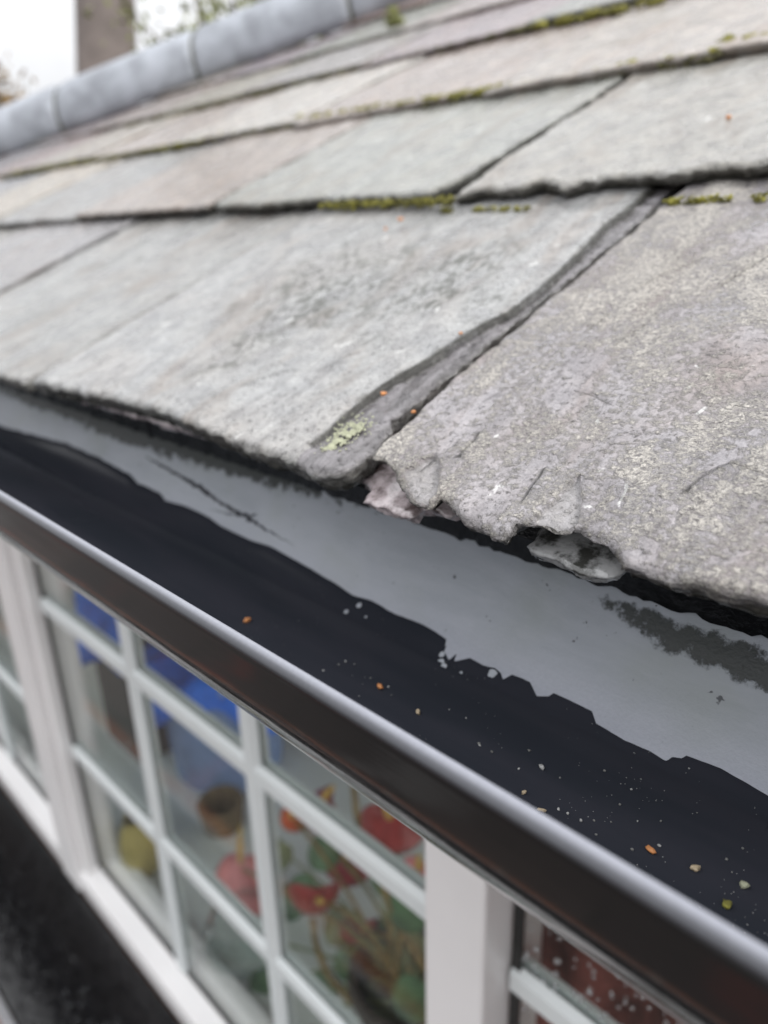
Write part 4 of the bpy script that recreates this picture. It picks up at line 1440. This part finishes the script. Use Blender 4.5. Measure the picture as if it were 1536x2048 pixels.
flower(636, 1800, 0.39, 0.075, 'red', (0.75, -0.5, 0.15), (0.1, 0.1, 1))
flower(780, 1640, 0.42, 0.085, 'red', (0.5, -0.6, 0.5), (-.3, 0.2, .8))
flower(645, 1600, 0.47, 0.075, 'maroon', (0.1, -0.5, 0.9), (0.6, 0.6, 0.2))
flower(585, 1635, 0.44, 0.045, 'orange', (0.5, -0.6, 0.5), (0, 0.3, .8))
flower(480, 1735, 0.42, 0.125, 'pink', (0.25, -0.35, 0.9), (-.5, 0.7, .3))
flower(690, 1720, 0.50, 0.085, 'maroon', (0.4, -0.6, 0.5), (0.2, 0.3, .8))
flower(838, 1740, 0.48, 0.06, 'pink', (0.3, -0.6, 0.6), (0, 0.3, .8))
flower(725, 1860, 0.47, 0.06, 'maroon', (0.7, -0.4, 0.3), (0, 0.3, .9))
LV = [(465, 1870, .40, .075, 'leaf', (0.6, -.7, .3), (.2, .1, 1)), (535, 1965, .37, .09, 'leaf', (0.5, -.6, .5), (-.2, .1, 1)), (835, 1985, .40, .08, 'leaf', (0.5, -.7, .4), (.2, .2, 1)),
      (560, 1700, .47, .07, 'leaf2', (0.4, -.5, .7), (.1, .5, .7)), (650, 1690, .48, .075, 'leaf', (0.2, -.5, .8), (-.3, .6, .5)), (735, 1675, .47, .07, 'leaf', (0.4, -.5, .7), (.4, .5, .5)),
      (580, 1790, .47, .08, 'leaf', (0.5, -.5, .6), (-.3, .4, .7)), (790, 1740, .5, .08, 'leaf', (0.3, -.5, .8), (.3, .5, .5)), (690, 1840, .5, .09, 'leaf2', (0.4, -.5, .7), (-.1, .5, .7)),
      (770, 1880, .5, .1, 'leaf', (0.5, -.4, .7), (.3, .5, .5)), (620, 1930, .47, .09, 'leaf2', (0.5, -.5, .7), (-.4, .4, .6)), (700, 1970, .46, .1, 'leaf', (0.4, -.5, .7), (.2, .5, .6)),
      (790, 1990, .46, .09, 'leaf2', (0.3, -.6, .7), (.5, .5, .4)), (740, 2040, .44, .1, 'leaf', (0.4, -.5, .7), (-.3, .4, .6)), (650, 2020, .44, .08, 'leaf', (0.5, -.5, .6), (.1, .5, .7)),
      (830, 1890, .5, .08, 'leaf2', (0.5, -.5, .6), (.1, .5, .7)), (600, 2040, .4, .08, 'leaf', (0.5, -.5, .6), (.1, .5, .7))]
lr = random.Random(21)
for _ in range(16):
    LV.append((lr.uniform(570, 850), lr.uniform(1760, 2040), lr.uniform(.42, .54), lr.uniform(.05, .085), lr.choice(('leaf', 'leaf2', 'leaf')),
               (lr.uniform(.1, .7), -lr.uniform(.3, .7), lr.uniform(.3, .9)), (lr.uniform(-.5, .5), lr.uniform(.1, .6), lr.uniform(.2, .8))))
for a in LV: leafp(*a)
# two long bare stems that sweep down in front
for path in ([(625, 1840, .40), (632, 1890, .40), (655, 1950, .40), (700, 2000, .40), (770, 2060, .40)], [(768, 1775, .42), (795, 1850, .42), (850, 1940, .42)], [(705, 1545, .5), (712, 1620, .49), (735, 1720, .48)]):
    m = MB(); m.tube([zat(*p) for p in path], 0.004, 8); m.build('stem', MAT['stem'], ANT, True)

# behind the right-hand pane: a dark red curtain with a salmon lining
cu = MB()
vv, fq = [], []
for i in range(60):
    for j in range(12):
        a = i / 59
        vv.append((-0.34 + 0.65 * a, 0.366 + 0.012 * math.sin(a * 60 + j * .3) + 0.008 * math.sin(a * 25 + 1), ZB + 0.004 + 0.71 * j / 11))
for i in range(59):
    for j in range(11): fq.append((i * 12 + j, i * 12 + 12 + j, i * 12 + 13 + j, i * 12 + j + 1))
tag(obj('curtain', mesh('curtain', vv, fq, True), MAT['curtain']), 'dark red and salmon curtain behind the rain spotted right pane', 'curtain')
# ------------------------------------------------------------------ beyond the hip
def far_pt(px, py, depth): return O3 + ray(px, py) * depth


pt, pb_ = far_pt(206, -160, 3.3), far_pt(212, 60, 3.3)
ax = (pt - pb_) / np.linalg.norm(pt - pb_)
base = pb_ - ax * (pb_[2] / ax[2])
PR = 112 / FPX * 3.3 * 0.5
pole = MB()
npt = 24
pole.tube([tuple(base + ax * (4.2 * k / (npt - 1))) for k in range(npt)], [PR * (1.12 - 0.12 * k / (npt - 1)) for k in range(npt)], 24)
tag(pole.build('timber_pole', MAT['bark'], None, True), 'thick brown timber pole rising behind the hip tiles', 'pole')


def leafy(name, label, cat, root, crown, rads, nl, size, mat, seed, ntw=14):
    rnd = random.Random(seed)
    T = thing(name, tuple(root), label, cat)
    tr = MB()
    top = Vector(crown)
    rt = Vector(root)
    tr.tube([rt.lerp(top, t_) + Vector((0.04 * math.sin(t_ * 5), 0.04 * math.cos(t_ * 4), 0)) for t_ in [k / 10 for k in range(11)]], [0.05 * (1 - 0.75 * k / 10) for k in range(11)], 8)
    tips = []
    for _ in range(ntw):
        e = top + Vector((rnd.gauss(0, .45) * rads[0], rnd.gauss(0, .45) * rads[1], rnd.gauss(0.1, .5) * rads[2]))
        s_ = rt.lerp(top, rnd.uniform(.6, .98))
        tr.tube([s_, s_.lerp(e, .5) + Vector((0, 0, .03)), e], [0.008, 0.006, 0.003], 5)
        tips.append((s_, e))
    tr.build('trunk', MAT['twig'], T, True)
    lf = MB()
    for _ in range(nl):
        s_, e = rnd.choice(tips)
        p = s_.lerp(e, rnd.uniform(.35, 1.1)) + Vector((rnd.gauss(0, .05), rnd.gauss(0, .05), rnd.gauss(0, .05)))
        a = Vector((rnd.gauss(0, 1), rnd.gauss(0, 1), rnd.gauss(0, 1))).normalized()
        b = a.orthogonal().normalized()
        q = size * rnd.uniform(.6, 1.3)
        lf.add([p - a * q, p + b * q * .45, p + a * q, p - b * q * .45], [(0, 1, 2, 3)])
    lf.build('crown', MAT[mat], T)
    return T


cpt = far_pt(510, 35, 2.7)
leafy('shrub', 'pale yellow green leafy shrub showing over the hip tiles', 'shrub', (cpt[0], cpt[1], 0), tuple(cpt), (.4, .4, .2), 2600, 0.017, 'foliage', 3, 34)
cp2 = far_pt(385, 62, 3.1)
leafy('shrub', 'sparse yellowish sprig beside the brown pole', 'shrub', (cp2[0] - .05, cp2[1], 0), tuple(cp2), (.12, .12, .07), 90, 0.025, 'foliage', 8, 8)
cp3 = far_pt(-10, 205, 6.0)
leafy('tree', 'distant russet and green treetop at the left behind the hip', 'tree', (cp3[0], cp3[1], 0), tuple(cp3), (.35, .35, .15), 500, 0.05, 'foliage2', 5, 20)
